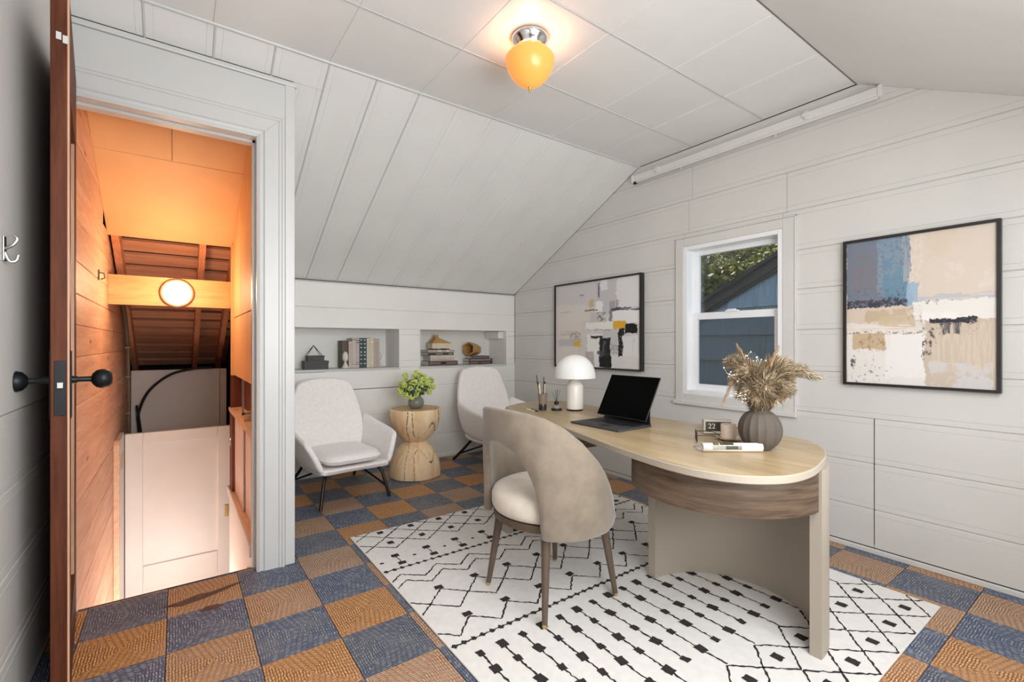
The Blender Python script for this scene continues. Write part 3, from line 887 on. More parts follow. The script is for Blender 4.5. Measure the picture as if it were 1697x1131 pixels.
def stroke(p0, p1, w=.0092):
    a, b = Vector((p0[0], p0[1])), Vector((p1[0], p1[1])); L = (b - a).length; n = max(2, int(L / .011)); d = (b - a) / L; nn = Vector((-d.y, d.x))
    pts = []
    for i in range(n + 1):
        p = a + (b - a) * (i / n) + nn * rr_.uniform(-.003, .003)
        pts.append((p, w * rr_.uniform(.45, 1.15) / 2))
    for (p, u), (q, v) in zip(pts[:-1], pts[1:]):
        m = (p + q) / 2
        if not q_ok(m.x, m.y): continue
        mbp.add([(p.x - nn.x * u - 1.76, p.y - nn.y * u - 1.675, zr), (p.x + nn.x * u - 1.76, p.y + nn.y * u - 1.675, zr), (q.x + nn.x * v - 1.76, q.y + nn.y * v - 1.675, zr), (q.x - nn.x * v - 1.76, q.y - nn.y * v - 1.675, zr)], [(0, 1, 2, 3)])


def blob(x, y, w, h=None, rot=0.0):
    h = h or w
    if not q_ok(x, y): return
    pts = []; ca, sa = math.cos(rot), math.sin(rot)
    for sx, sy, ex, ey in ((-1, -1, 1, -1), (1, -1, 1, 1), (1, 1, -1, 1), (-1, 1, -1, -1)):
        for i in range(4):
            t = i / 4; px = (sx + (ex - sx) * t) * w / 2 + rr_.uniform(-.0022, .0022); py = (sy + (ey - sy) * t) * h / 2 + rr_.uniform(-.0022, .0022)
            pts.append((x + px * ca - py * sa - 1.76, y + px * sa + py * ca - 1.675, zr + .0001))
    mbp.add(pts, [tuple(range(16))])


PX = .1945; XK = [.9965 + PX * k for k in range(-1, 10)]
for yc_, rows in ((.815, None), (.645, None), (2.575, None), (2.745, None)):
    for x in XK:
        blob(x, yc_, .036, .040)
        for s in (1, -1):
            stroke((x, yc_ + .083), (x + s * PX / 2, yc_)); stroke((x, yc_ - .083), (x + s * PX / 2, yc_))
# chains
for j in range(-1, 20):
    x = .909 + PX / 2 * j
    odd = j % 2 == 1
    if not q_ok(x, 1.2): continue
    ys = [1.462, 1.361, 1.231, 1.131, 1.003]
    for i, y in enumerate(ys):
        big = (i + (0 if odd else 1)) % 2 == 0
        blob(x, y, .037 if big else .029, .044 if big else .034, R(rr_.uniform(-12, 12)))
    stroke((x, 1.462), (x, 1.003), .0095)
    if odd: stroke((x, 1.003), (x, .9), .0095)
# bead lines
for yb in (1.551, 2.254):
    stroke((RX0, yb), (RX1, yb), .009)
    x = RX0 + .02
    while x < RX1: blob(x, yb, .021, .023, R(45)); x += .042
# honeycomb
for x in XK:
    for ysq in (1.973, 1.708): blob(x, ysq, .040, .032, R(rr_.uniform(-6, 6)))
    for s in (1, -1):
        stroke((x, 1.955), (x + s * PX / 2, 1.862)); stroke((x, 1.774), (x + s * PX / 2, 1.862))
        stroke((x, 1.690), (x + s * PX / 2, 1.596))
        stroke((x, 2.110), (x + s * PX / 2, 2.192)); stroke((x, 2.042), (x + s * PX / 2, 2.122))
k = 0
for i in range(-1, 11):
    x = .955 + .1815 * i
    blob(x, 2.404, .042, .034); blob(x, 2.305, .042, .034); stroke((x, 2.404), (x, 2.305), .007); blob(x + .0905, 2.354, .018, .016)
pat = link('woven_pattern', mbp.mesh('woven_pattern', M['rug_black'], fix=False), rug); pat['kind'] = 'stuff'; pat['label'] = 'black woven diamond, bead and zigzag pattern'

FZ = RH + .0015          # things that stand on the rug
# ---- desk
desk = thing('desk', 'organic shaped desk with pale oak top on two curved beige legs', 'desk', (1.9, 1.65, FZ))
DZT = .72 - FZ
outl = [(1.88, .713), (1.765, .694), (1.65, .700), (1.565, .733), (1.490, .800), (1.445, .900), (1.436, 1.02), (1.455, 1.16), (1.500, 1.37), (1.560, 1.60), (1.628, 1.83), (1.690, 2.05), (1.732, 2.27), (1.755, 2.45),
        (1.80, 2.58), (1.92, 2.665), (2.08, 2.715), (2.24, 2.70), (2.35, 2.62), (2.375, 2.48), (2.335, 2.27), (2.285, 2.02), (2.262, 1.75), (2.275, 1.48), (2.305, 1.22), (2.305, 1.02), (2.255, .89), (2.15, .805), (2.02, .748)]
oc = [(p.x - 1.9, p.y - 1.65) for p in catmull([(x, y, 0) for x, y in outl], 5, True)]


def inset(poly, d):
    n = len(poly); out = []
    for i in range(n):
        a, b = Vector(poly[i - 1]), Vector(poly[(i + 1) % n]); t = (b - a).normalized(); out.append((poly[i][0] + t.y * d, poly[i][1] - t.x * d))
    return out


# outline runs clockwise, so the inward normal is (t.y, -t.x)
i1 = inset(oc, .003)
mb = MB().grid([[(x, y, DZT - .028) for x, y in inset(oc, .003)], [(x, y, DZT - .025) for x, y in oc], [(x, y, DZT - .003) for x, y in oc], [(x, y, DZT - .0006) for x, y in i1]], close=True)
n_ = len(oc); mb.f.append(tuple(range(n_))); mb.f.append(tuple(range(3 * n_, 4 * n_)))
obj('tabletop', mb, M['desk_edge'], desk)
mb = MB().prism([(x, y, DZT - .0008) for x, y in inset(oc, .005)], .0008, (0, 0, 1))
obj('oak_surface', mb, M['oak'], desk)


def cleg(cx, cy, ri, ro, a0, a1, z0, z1):
    mb = MB(); rows = []
    N = 40
    ins, outs = [], []
    for i in range(N + 1):
        a = R(a0 + (a1 - a0) * i / N)
        ins.append((cx + ri * math.cos(a) - 1.9, cy + ri * math.sin(a) - 1.65)); outs.append((cx + ro * math.cos(a) - 1.9, cy + ro * math.sin(a) - 1.65))
    loop = ins + outs[::-1]
    mb.grid([[(x, y, z0) for x, y in loop], [(x, y, z1) for x, y in loop]], close=True)
    for zz, o in ((z0, 0), (z1, 1)):
        n = len(loop)
        for i in range(N): mb.f.append((o * n + i, o * n + i + 1, o * n + n - 2 - i, o * n + n - 1 - i))
    return mb


zu = DZT - .0285
obj('leg', cleg(1.885, 1.092, .340, .380, -90, 90, 0, zu), M['desk_leg'], desk, smooth=True)
obj('leg', cleg(1.985, 2.30, .330, .372, 8, 172 + 10, 0, zu), M['desk_leg'], desk, smooth=True)
obj('foot_pad', MB().box(1.90 - 1.9, 1.925 - 1.9, .728 - 1.65, .744 - 1.65, -.001, .004), M['brass'], desk)
obj('foot_pad', MB().box(2.22 - 1.9, 2.24 - 1.9, 1.17 - 1.65, 1.19 - 1.65, -.001, .004), M['brass'], desk)


def dshape(cx, cy, r, a0, a1, z0, z1, rec):
    pts = [(cx + r * math.cos(R(a0 + (a1 - a0) * i / 40)) - 1.9, cy + r * math.sin(R(a0 + (a1 - a0) * i / 40)) - 1.65) for i in range(41)]
    return MB().prism([(x, y, z0) for x, y in pts], z1 - z0, (0, 0, 1))


obj('drawer_front', dshape(1.884, 1.092, .371, 90, 270, .540 - FZ, .680 - FZ, 0), M['walnut'], desk, smooth=True, bevel=.002)
obj('drawer_recess', dshape(1.884, 1.092, .352, 90, 270, .680 - FZ, zu, 0), M['dark_gap'], desk, smooth=True)  # near-black colour paints the shadow gap between drawer and top
obj('drawer_front', dshape(1.985, 2.30, .362, 188, 352, .545 - FZ, .680 - FZ, 0), M['walnut'], desk, smooth=True, bevel=.002)
obj('drawer_recess', dshape(1.985, 2.30, .345, 188, 352, .680 - FZ, zu, 0), M['dark_gap'], desk, smooth=True)  # same painted shadow gap above the far drawer

# ---- desk chair
ch = thing('desk_chair', 'taupe velvet barrel chair with arched open back at the desk', 'chair', (1.406, 1.649, FZ))
seat = MB().lathe([(.05, .392), (.235, .392), (.262, .398), (.272, .42), (.272, .455), (.262, .478), (.235, .490), (.15, .496), (.02, .498)], 48)
obj('seat_cushion', seat, M['velvet_light'], ch, smooth='all')
obj('seat_frame', MB().lathe([(.20, .352), (.250, .354), (.262, .362), (.264, .391), (.20, .391)], 48), M['leg_wood'], ch, smooth=True)
TH0, TH1 = 67, 293


def lerp_tab(tab, x):
    for (x0, y0), (x1, y1) in zip(tab[:-1], tab[1:]):
        if x <= x1: return y0 + (y1 - y0) * (x - x0) / (x1 - x0)
    return tab[-1][1]


top_t = [(0, .866), (15, .864), (30, .856), (45, .838), (60, .800), (75, .738), (90, .655), (98, .60), (104, .545), (109, .48), (112, .41), (113.01, .40)]
low_t = [(0, .722), (10, .715), (20, .69), (28, .650), (34, .60), (38, .545), (40.5, .48), (42.0, .40), (43, .352), (46, .345), (70, .342), (100, .348), (108, .360), (112, .39), (113.01, .40)]
rows = []
ths = sorted(set([TH0 + (TH1 - TH0) * i / 90 for i in range(91)] + [180 - 43, 180 - 42, 180 - 40.5, 180 - 38, 180 + 38, 180 + 40.5, 180 + 42, 180 + 43]))
for th in ths:
    ph = abs(th - 180); zt_, zl_ = lerp_tab(top_t, ph), lerp_tab(low_t, ph)
    a = R(th); h = max(zt_ - zl_, .004)
    ro, ri = .312, .278; rm = (ro + ri) / 2
    ring = []
    e = min(.014, h * .4)
    for (r, z) in ((rm, zl_), (ro - .006, zl_ + e * .3), (ro, zl_ + e), (ro + .002, zl_ + h * .5), (ro, zt_ - e), (ro - .006, zt_ - e * .3), (rm, zt_), (ri + .006, zt_ - e * .3), (ri, zt_ - e), (ri, zl_ + h * .5), (ri, zl_ + e), (ri + .006, zl_ + e * .3)):
        ring.append((r * math.cos(a), r * math.sin(a), z))
    rows.append(ring)
mb = MB().grid(rows, close=True); m_n = len(rows[0]); mb.f.append(tuple(range(m_n))); mb.f.append(tuple(range((len(rows) - 1) * m_n, len(rows) * m_n)))
obj('backrest', mb, M['velvet'], ch, smooth='all')
for sx in (-1, 1):
    for sy in (-1, 1):
        lg = obj('leg', MB().tube([(sx * .165, sy * .165, .356), (sx * .207, sy * .207, .012)], .021, 14, r1=.0115), M['leg_wood'], ch, smooth=True)
        obj('foot_tip', MB().tube([(sx * .2072, sy * .2072, .014), (sx * .209, sy * .209, .0)], .011, 12, r1=.010), M['brass'], lg, smooth=True)


# ---- armchairs
def armchair(label, loc, rz, sc):
    t = thing('armchair', label, 'chair', loc, rz, 'white lounge armchairs', sc)
    def pad(name, rows, th, off=1):
        o = link(name, MB().grid(rows).mesh(name, M['boucle'], smooth='all'), t)
        s_ = o.modifiers.new('thick', 'SOLIDIFY'); s_.thickness = th; s_.offset = off
        u_ = o.modifiers.new('soft', 'SUBSURF'); u_.levels = 2; u_.render_levels = 2
        return o
    # back: centre line y, z and half width; slightly dished
    bk = [(.175, .255, .225), (.215, .300, .262), (.250, .385, .288), (.282, .490, .300), (.312, .600, .290), (.338, .700, .262), (.356, .785, .236), (.366, .834, .207), (.371, .857, .150)]
    rows = []
    for y, z, w in bk:
        rows.append([(w * q, y - .030 * q * q, z) for q in (-1, -.93, -.6, -.2, .2, .6, .93, 1)])
    pad('backrest', rows, .045, -1)
    # seat pan
    rows = []
    for y, z, w in ((-.392, .262, .215), (-.380, .275, .240), (-.30, .262, .246), (-.12, .245, .246), (.06, .236, .240), (.19, .240, .225), (.235, .262, .215)):
        rows.append([(w * q, y, z + (.010 if abs(q) == 1 else 0)) for q in (-1, -.9, -.4, .4, .9, 1)])
    pad('seat_pan', rows, .042, 1 if False else -1)
    # arms: slabs that flare out from the pan, joined to the sides of the back
    for sx in (-1, 1):
        bot = [(.238, -.388, .262), (.245, -.35, .250), (.250, -.22, .240), (.250, -.05, .230), (.252, .09, .240), (.258, .20, .275)]
        mid1 = [(.262, -.380, .320), (.270, -.345, .318), (.282, -.22, .325), (.285, -.05, .335), (.284, .09, .350), (.284, .225, .375)]
        mid2 = [(.300, -.350, .405), (.306, -.320, .412), (.318, -.21, .425), (.318, -.05, .440), (.310, .09, .455), (.298, .240, .475)]
        top = [(.335, -.315, .462), (.340, -.285, .474), (.344, -.19, .490), (.338, -.05, .508), (.324, .09, .535), (.300, .262, .578)]
        rows = [[(sx * x, y, z) for x, y, z in r] for r in (bot, mid1, mid2, top)]
        if sx < 0: rows = [r[::-1] for r in rows]
        pad('armrest', rows, .040, 0)
    # loose seat cushion with a welt
    cu = []
    N = 28
    for zf, k_ in ((0, .80), (.12, .94), (.35, 1.0), (.5, 1.015), (.65, 1.0), (.88, .93), (1.0, .78)):
        ring = []
        for i in range(N):
            a = 2 * math.pi * i / N; ca, sa = math.cos(a), math.sin(a)
            x = .212 * k_ * math.copysign(abs(ca) ** .42, ca); y = -.115 + .268 * k_ * math.copysign(abs(sa) ** .42, sa)
            ring.append((x, y, .280 + zf * .078 + .012 * (y + .1) * -.5))
        cu.append(ring)
    mb = MB().grid(cu, close=True)
    mb.f.append(tuple(range(N))[::-1])
    b0 = len(mb.v) - N; ctr = len(mb.v); mb.v.append((0, -.115, .372))
    for i in range(N): mb.f.append((b0 + i, b0 + (i + 1) % N, ctr))
    c_ = obj('seat_cushion', mb, M['boucle'], t, smooth='all')
    mb = MB().tube([Vector(p) for p in [(x * 1.0, y, z) for x, y, z in [cu[3][i % N] for i in range(N + 1)]]], .0045, 6, cap=False)
    obj('welt', mb, M['boucle'], c_, smooth='all')
    B = M['bronze_leg']
    fr = MB().tube([(-.19, -.30, .226), (.19, -.30, .226)], .009, 8).tube([(-.19, .12, .196), (.19, .12, .196)], .009, 8).tube([(-.19, -.30, .226), (-.19, .12, .196)], .009, 8).tube([(.19, -.30, .226), (.19, .12, .196)], .009, 8)
    obj('seat_frame', fr, B, t, smooth=True)
    for sx in (-1, 1):
        obj('leg', MB().tube([(sx * .19, -.30, .228), (sx * .215, -.325, .19), (sx * .253, -.37, 0)], .0125, 10), B, t, smooth=True)
        obj('leg', MB().tube([(sx * .205, .10, .25), (sx * .235, .22, .13), (sx * .27, .36, 0)], .0125, 10), B, t, smooth=True)
        obj('brace', MB().tube([(sx * .236, -.35, .08), (sx * .12, -.10, .205)], .008, 8), B, t, smooth=True)
        obj('brace', MB().tube([(sx * .252, .29, .065), (sx * .10, .0, .19)], .008, 8), B, t, smooth=True)
    return t


armchair('white lounge armchair beside the doorway under the left niche', (1.023, 3.745, .0), R(4.7), None)
armchair('white lounge armchair in the far corner behind the desk chair', (2.545, 3.735, .0), R(4.0), 1.065)

# ---- hourglass stump
M['stump'] = None
t = NT('carved_log_wood'); co = t.coord()
mp = t.mapping(co, (14, 14, 1.0))
n1_ = t.noise(mp, 1.2, 6, .65, .5); n2_ = t.noise(t.mapping(co, (40, 40, 2)), 1.6, 4, .6)
f = t.math('ADD', t.math('MULTIPLY', n1_.outputs[0], .7), t.math('MULTIPLY', n2_.outputs[0], .3))
c = t.ramp(f, [(.24, lin((150, 108, 70))), (.35, lin((218, 178, 132))), (.5, lin((242, 212, 170))), (.72, lin((248, 228, 196)))])
v = t.node('ShaderNodeTexVoronoi', {'Vector': t.mapping(co, (1, 1, .75)), 'Scale': 4.2})
c = t.mix(t.ramp(v.outputs['Distance'], [(.05, (.85, .85, .85, 1)), (.11, (0, 0, 0, 1))]), c, lin((96, 66, 42)))
n4 = t.noise(t.mapping(co, (6, 6, .25)), 1.0, 0, .3)
n5 = t.noise(co, 55, 2)
crk = t.math('MULTIPLY', t.ramp(t.math('ABSOLUTE', t.math('SUBTRACT', n4.outputs[0], .5)), [(.003, (1, 1, 1, 1)), (.009, (0, 0, 0, 1))]), t.ramp(n5.outputs[0], [(.42, (0, 0, 0, 1)), (.5, (1, 1, 1, 1))]))
c = t.mix(crk, c, lin((50, 34, 24)))
t.base(c); t.b.inputs['Roughness'].default_value = .62; t.bump(f, .25, .004)
st_ = thing('stump_table', 'hourglass side table carved from a pale log between the armchairs', 'table', (1.70, 3.81, 0))
H2 = .587; wz = .298; Rr = .221
prof = [(Rr - .012, 0.0), (Rr - .002, .006)]
for i in range(1, 15):
    z = .006 + (wz - .03 - .006) * i / 14; u = z / wz
    prof.append((Rr * (1 - .56 * u ** 2.6), z))
prof += [(.094, wz - .008), (.088, wz), (.094, wz + .008)]
for i in range(14, 0, -1):
    u = i / 14 * .9; z = H2 - (H2 - wz) * u
    prof.append((Rr * (1 - .56 * u ** 2.6), z))
prof += [(Rr - .002, H2 - .004), (Rr - .010, H2)]
facet = lambda an, z: 1 + .012 * math.sin(an * 7 + 1) + .008 * math.sin(an * 13)
obj('log_body', MB().lathe(prof, 72, flute=facet), t.m, st_, smooth=True)
tw = NT('log_end_grain'); co = tw.coord()
wv = tw.node('ShaderNodeTexWave', {'Vector': co, 'Scale': 9.0, 'Distortion': 4.0, 'Detail': 2.0}, wave_type='RINGS', rings_direction='Z')
tw.base(tw.ramp(wv.outputs[0], [(.1, lin((186, 150, 110))), (.9, lin((206, 172, 130)))])); tw.b.inputs['Roughness'].default_value = .55
obj('log_top', MB().lathe([(Rr - .012, H2 - .002), (Rr - .013, H2 + .0006)], 72, flute=facet), tw.m, st_)

# ---- glass vase with green blooms on the stump
gm = NT('smoky_clear_glass'); gm.b.inputs['Base Color'].default_value = (.50, .50, .44, 1); gm.b.inputs['Transmission Weight'].default_value = .6
gm.b.inputs['Roughness'].default_value = .12; gm.b.inputs['IOR'].default_value = 1.3
gv = thing('glass_vase', 'small round ribbed glass vase on the log table', 'vase', (1.686, 3.77, H2 + .0012))
rib = lambda an, z: 1 + .025 * math.cos(an * 12)
prof = [(.030, 0), (.048, .006), (.064, .028), (.068, .052), (.062, .078), (.046, .096), (.040, .104), (.036, .104), (.040, .094), (.056, .076), (.062, .052), (.058, .03), (.043, .011), (.004, .009)]
obj('glass_bowl', MB().lathe(prof, 48, flute=rib), gm.m, gv, smooth='all')
M['green_bloom'] = plain('lime_green_petals', (202, 216, 112), .7, var=.12, scale=90)
M['stem_green'] = plain('dark_green_stems', (56, 78, 42), .7, var=.15, scale=30)
bq = thing('green_bouquet', 'bunch of lime green blooms standing in the small glass vase', 'flowers', (1.686, 3.77, H2 + .016))
rg = random.Random(11)
heads = []
tries = 0
while len(heads) < 34 and tries < 4000:
    tries += 1
    d = Vector((rg.gauss(0, 1), rg.gauss(0, 1), rg.gauss(0, .9) + .25)).normalized()
    p_ = Vector((0, 0, .175)) + Vector((d.x * .150, d.y * .13, d.z * .125)) * rg.uniform(.62, 1.02)
    if p_.z < .075: continue
    if all((p_ - h).length > .045 for h in heads): heads.append(p_)
ico = bmesh.new(); bmesh.ops.create_icosphere(ico, subdivisions=1, radius=1); icov = [v.co.copy() for v in ico.verts]; icof = [tuple(v.index for v in f.verts) for f in ico.faces]; ico.free()
hm = []
for q in range(3):
    mb = MB()
    for i in range(26):
        d = Vector((rg.gauss(0, 1), rg.gauss(0, 1), rg.gauss(0, 1))).normalized()
        c0 = d * .020; s = rg.uniform(.0075, .0105)
        mb.add([c0 + v * s for v in icov], icof)
    hm.append(mb.mesh('bloom', M['green_bloom'], smooth='all', fix=False))
for h in heads:
    b = link('bloom', hm[rg.randrange(3)], bq, h, (rg.uniform(0, 6), rg.uniform(0, 6), 0)); b.scale = (rg.uniform(.85, 1.15),) * 3
mb = MB()
for h in heads:
    mb.tube(catmull([(h.x * .06, h.y * .06, .01), (h.x * .2, h.y * .2, .09), (h.x * .6, h.y * .6, .06 + h.z * .55), h], 3), .0022, 4)
st2 = obj('stems', mb, M['stem_green'], bq); st2['kind'] = 'stuff'
mb = MB()
for i in range(240):
    d = Vector((rg.gauss(0, 1), rg.gauss(0, 1), rg.gauss(0, 1))).normalized(); p_ = Vector((d.x * .10, d.y * .09, .165 + d.z * .075)) * 1.0
    u = Vector((rg.gauss(0, 1), rg.gauss(0, 1), rg.gauss(0, .6))).normalized(); w = u.cross(d).normalized(); s = rg.uniform(.010, .018)
    mb.add([p_ - u * s, p_ + w * s * .45, p_ + u * s, p_ - w * s * .45], [(0, 1, 2, 3)])
o = link('leaves', mb.mesh('leaves', M['stem_green'], fix=False), bq); o['kind'] = 'stuff'

# ================================================================== THINGS ON THE DESK
DT_ = .7205
# table lamp
M['lamp_white'] = plain('glossy_white_metal', (226, 221, 214), .25, var=.01)
M['lamp_shade'] = plain('glossy_white_shade', (232, 231, 229), .22, var=.01)
tl = thing('table_lamp', 'white mushroom table lamp at the far end of the desk', 'lamp', (2.084, 2.205, DT_))
obj('base_ring', MB().lathe([(.050, 0), (.0515, .002), (.0515, .007), (.048, .008)], 40), M['black_metal'], tl, smooth=True)
obj('body', MB().lathe([(.050, .008), (.054, .012), (.0545, .152), (.053, .160), (.024, .206), (.019, .212), (.018, .225)], 48), M['lamp_white'], tl, smooth=True)
prof = [(.128, .208), (.1325, .208), (.1325, .216)]
for i in range(1, 14):
    a = R(90 * i / 13.5); prof.append((.1325 * math.cos(a) ** .9, .216 + .142 * math.sin(a)))
prof += [(.004, .3585), (.003, .3535)]
for i in range(13, 0, -1):
    a = R(90 * i / 13.5); prof.append((.128 * math.cos(a) ** .9, .212 + .139 * math.sin(a)))
obj('shade', MB().lathe(prof, 56), M['lamp_shade'], tl, smooth=True)
# pencil cup
pc = thing('pencil_cup', 'brown glass cup with dark ringed foot holding pencils', 'cup', (1.920, 2.330, DT_))
gb = plain('smoky_brown_glass', (128, 112, 98), .25, var=.03)
obj('glass', MB().lathe([(.026, .040), (.0285, .07), (.031, .106), (.0285, .106), (.026, .07), (.023, .042)], 32), gb, pc, smooth=True)
obj('foot', MB().lathe([(.024, 0), (.0265, .002), (.0265, .009), (.0235, .011), (.0265, .014), (.0265, .022), (.0235, .024), (.0265, .027), (.0265, .036), (.024, .040)], 32), plain('dark_ringed_glass', (52, 50, 52), .2), pc, smooth=True)
pen_black = plain('black_pencil', (24, 23, 24), .4); pen_pale = wood('pale_pencil_wood', (206, 184, 150), (232, 214, 184), .5, 5, (9, 9, 1), 0, 0)
pens = [((-.012, .006), (-.035, .020), .225, 'tall black brush standing highest in the pencil cup', pen_black, 'knob', .0032),
        ((.002, -.006), (.006, -.004), .205, 'plain black pencil standing upright in the middle of the cup', pen_black, None, .0034),
        ((.012, .004), (.020, .002), .170, 'pale wooden stick with a round black tip in the cup', pen_pale, 'ball', .0034),
        ((-.016, -.004), (-.030, .004), .165, 'short pale pencil leaning at the cup rim', pen_pale, None, .0030),
        ((-.004, .012), (-.012, .016), .175, 'slim pale pencil behind the tall black brush', pen_pale, None, .0028)]
for a, b, h, lab, m, tip, r in pens:
    p_ = thing('pencil', lab, 'pencil', (1.920 + a[0], 2.330 + a[1], DT_ + .0425), 0, 'pencils in the cup')
    L = h - .042; dx, dy = b[0] - a[0], b[1] - a[1]
    obj('shaft', MB().tube([(0, 0, 0), (dx, dy, L)], r, 8), m, p_, smooth=True)
    if tip == 'ball': obj('tip', MB().lathe([(.001, -.008), (.006, -.004), (.0075, 0), (.006, .005), (.001, .0085)], 12, (dx, dy, L + .004)), pen_black, p_, smooth='all')
    elif tip == 'knob': obj('tip', MB().lathe([(.003, -.006), (.006, -.003), (.0065, .002), (.003, .007), (.003, .01)], 12, (dx * .72, dy * .72, L * .72)), pen_black, p_, smooth='all')
    else: obj('tip', MB().lathe([(r, 0), (.0006, .012)], 8, (dx, dy, L)), pen_black, p_)
# reed diffuser
rd = thing('reed_diffuser', 'small glass reed diffuser with black collar beside the lamp', 'diffuser', (1.990, 2.275, DT_))
obj('tray', MB().lathe([(.028, 0), (.034, .001), (.035, .006), (.033, .010), (.029, .011)], 32), M['black_metal'], rd, smooth=True)
obj('bottle', MB().lathe([(.020, .0105), (.024, .013), (.024, .022), (.018, .030), (.008, .035), (.006, .040), (.002, .041)], 28), gm.m, rd, smooth=True)
obj('collar', MB().lathe([(.012, .036), (.0145, .037), (.0145, .055), (.012, .056)], 24), M['black_metal'], rd, smooth=True)
for i, (x, y) in enumerate(((-.030, .012), (-.010, .002), (.004, -.006), (.010, .004), (.024, -.004))):
    obj('reed', MB().tube([(x * .12, y * .12, .056), (x, y, .135 - abs(x) * .3)], .0013, 6), M['bronze_leg'], rd)
# two pens lying
for a, b, m, lab in (((1.838, 2.392), (1.829, 2.280), plain('white_pen', (240, 238, 232), .35), 'white pen lying on the desk in front of the cup'), ((1.866, 2.376), (1.846, 2.280), pen_black, 'black pen lying on the desk nearer the cup')):
    A, B_ = Vector((a[0], a[1], 0)), Vector((b[0], b[1], 0)); d = B_ - A
    p_ = thing('pen', lab, 'pen', (a[0], a[1], DT_ + .0042))
    obj('barrel', MB().tube([(0, 0, 0), d * .9], .0040, 8), m, p_, smooth=True)
    obj('tip', MB().tube([d * .9, d], .0038, 8, r1=.0008), pen_black, p_, smooth=True)

# tablet on a keyboard stand
M['charcoal'] = plain('charcoal_fabric', (58, 56, 58), .7, var=.06, scale=80)
M['black_plastic'] = plain('black_plastic', (22, 22, 23), .4, var=.02)
scr_m = plain('black_screen_glass', (3, 3, 3), .12, var=.0, spec=.04)
tb = thing('tablet', 'black tablet propped on a charcoal keyboard stand on the desk', 'tablet', (1.855, 1.695, DT_))
kb = obj('keyboard', MB().box(-.126, .126, -.169, .169, 0, .009), M['charcoal'], tb, bevel=.003)
km = {}
for r_ in range(5):
    x = .078 - r_ * .0205
    n = 14 if r_ < 4 else 8; y = .148
    wid = [.0165] * 14
    if r_ == 4: wid = [.017, .017, .017, .10, .017, .017, .017, .017]
    for kk in range(n):
        w = wid[kk]; y0 = y - w; y -= w + .0046
        if y0 < -.160: break
        key = round(w, 4)
        if key not in km: km[key] = MB().box(-.0080, .0080, -w / 2, w / 2, .0, .0016).mesh('key', M['black_plastic'], bevel=.0005, seg=1)
        link('key', km[key], kb, (x, y0 + w / 2, .009))
obj('trackpad', MB().box(-.110, -.045, -.05, .05, .0088, .0094), M['black_plastic'], kb)
obj('hinge_bar', MB().tube([(.128, -.155, .010), (.128, .155, .010)], .0095, 12), M['black_plastic'], tb, smooth=True)
# screen leaning back
sb, sT = Vector((.078, 0, .033)), Vector((.200, 0, .250)); u = (sT - sb).normalized(); nrm = Vector((-u.z, 0, u.x))
def slab(y0, y1, a, b, d0, d1):
    mb = MB(); P = []
    for d in (d0, d1):
        for (y, s) in ((y0, a), (y1, a), (y1, b), (y0, b)): P.append(sb + u * s + nrm * d + Vector((0, y, 0)))
    return mb.add(P, [(0, 1, 2, 3), (4, 7, 6, 5), (0, 4, 5, 1), (1, 5, 6, 2), (2, 6, 7, 3), (3, 7, 4, 0)])
L = (sT - sb).length
obj('body', slab(-.168, .168, 0, L, -.0075, 0), plain('dark_aluminium', (70, 70, 72), .35, .6), tb, bevel=.0015)
obj('display', slab(-.1655, .1655, .0025, L - .0025, .0000, .0009), scr_m, tb)
obj('stand_cover', slab(-.160, .160, .085, .215, -.0105, -.0078), M['black_plastic'], tb, bevel=.001)
mid = sb + u * .088 - nrm * .010
mb = MB()
q0, q1 = Vector((mid.x, 0, mid.z)), Vector((.130, 0, .012))
dd = (q1 - q0).normalized(); pn = Vector((dd.z, 0, -dd.x)) * .003
P = [q0 + pn, q1 + pn, q1 - pn, q0 - pn]
mb.add([p_ + Vector((0, y, 0)) for y in (-.155, .155) for p_ in P], [(0, 1, 2, 3), (4, 7, 6, 5), (0, 4, 5, 1), (1, 5, 6, 2), (2, 6, 7, 3), (3, 7, 4, 0)])
obj('stand_flap', mb, M['black_plastic'], tb)

# round fluted vase with dried grasses
M['vase_clay'] = plain('taupe_matt_clay', (88, 79, 71), .8, var=.10, scale=12, bump=.1)
vs = thing('fluted_vase', 'round fluted taupe clay vase at the near end of the desk', 'vase', (1.931, .954, DT_), 0, None, .95)
fl_ = lambda an, z: 1 - .06 * abs(math.sin(an * 8)) ** .6 * max(0.0, math.sin(math.pi * min(max(z / .165, 0), 1))) ** .5
prof = [(.036, 0), (.045, .002)] + [(.086 * math.sin(math.acos(max(-1, min(1, (z - .083) / .092)))), z) for z in [.006, .014, .024, .038, .052, .068, .083, .098, .112, .126, .138, .148, .156]]
prof += [(.040, .1605), (.036, .1635), (.038, .167), (.034, .167), (.031, .160), (.05, .15), (.06, .10), (.02, .09)]
obj('body', MB().lathe(prof, 128, flute=fl_), M['vase_clay'], vs, smooth='all')
gt = NT('dried_grass'); rn = gt.node('ShaderNodeNewGeometry').outputs['Random Per Island']
gt.base(gt.ramp(rn, [(0, lin((96, 76, 56))), (.5, lin((150, 130, 102))), (1, lin((208, 190, 158)))])); gt.b.inputs['Roughness'].default_value = .9
gt2 = NT('tan_plume'); rn = gt2.node('ShaderNodeNewGeometry').outputs['Random Per Island']
gt2.base(gt2.ramp(rn, [(0, lin((132, 104, 76))), (1, lin((196, 168, 132)))])); gt2.b.inputs['Roughness'].default_value = .9
dg = thing('dried_bouquet', 'wide bunch of beige pampas and dried grasses in the clay vase', 'dried grasses', (1.931, .954, DT_ + .086))
rp_ = random.Random(5)
# image-right on the desk is roughly (.81, -.58), away from the viewer (.58, .81)
er, ef = Vector((.81, -.58, 0)), Vector((.58, .81, 0))


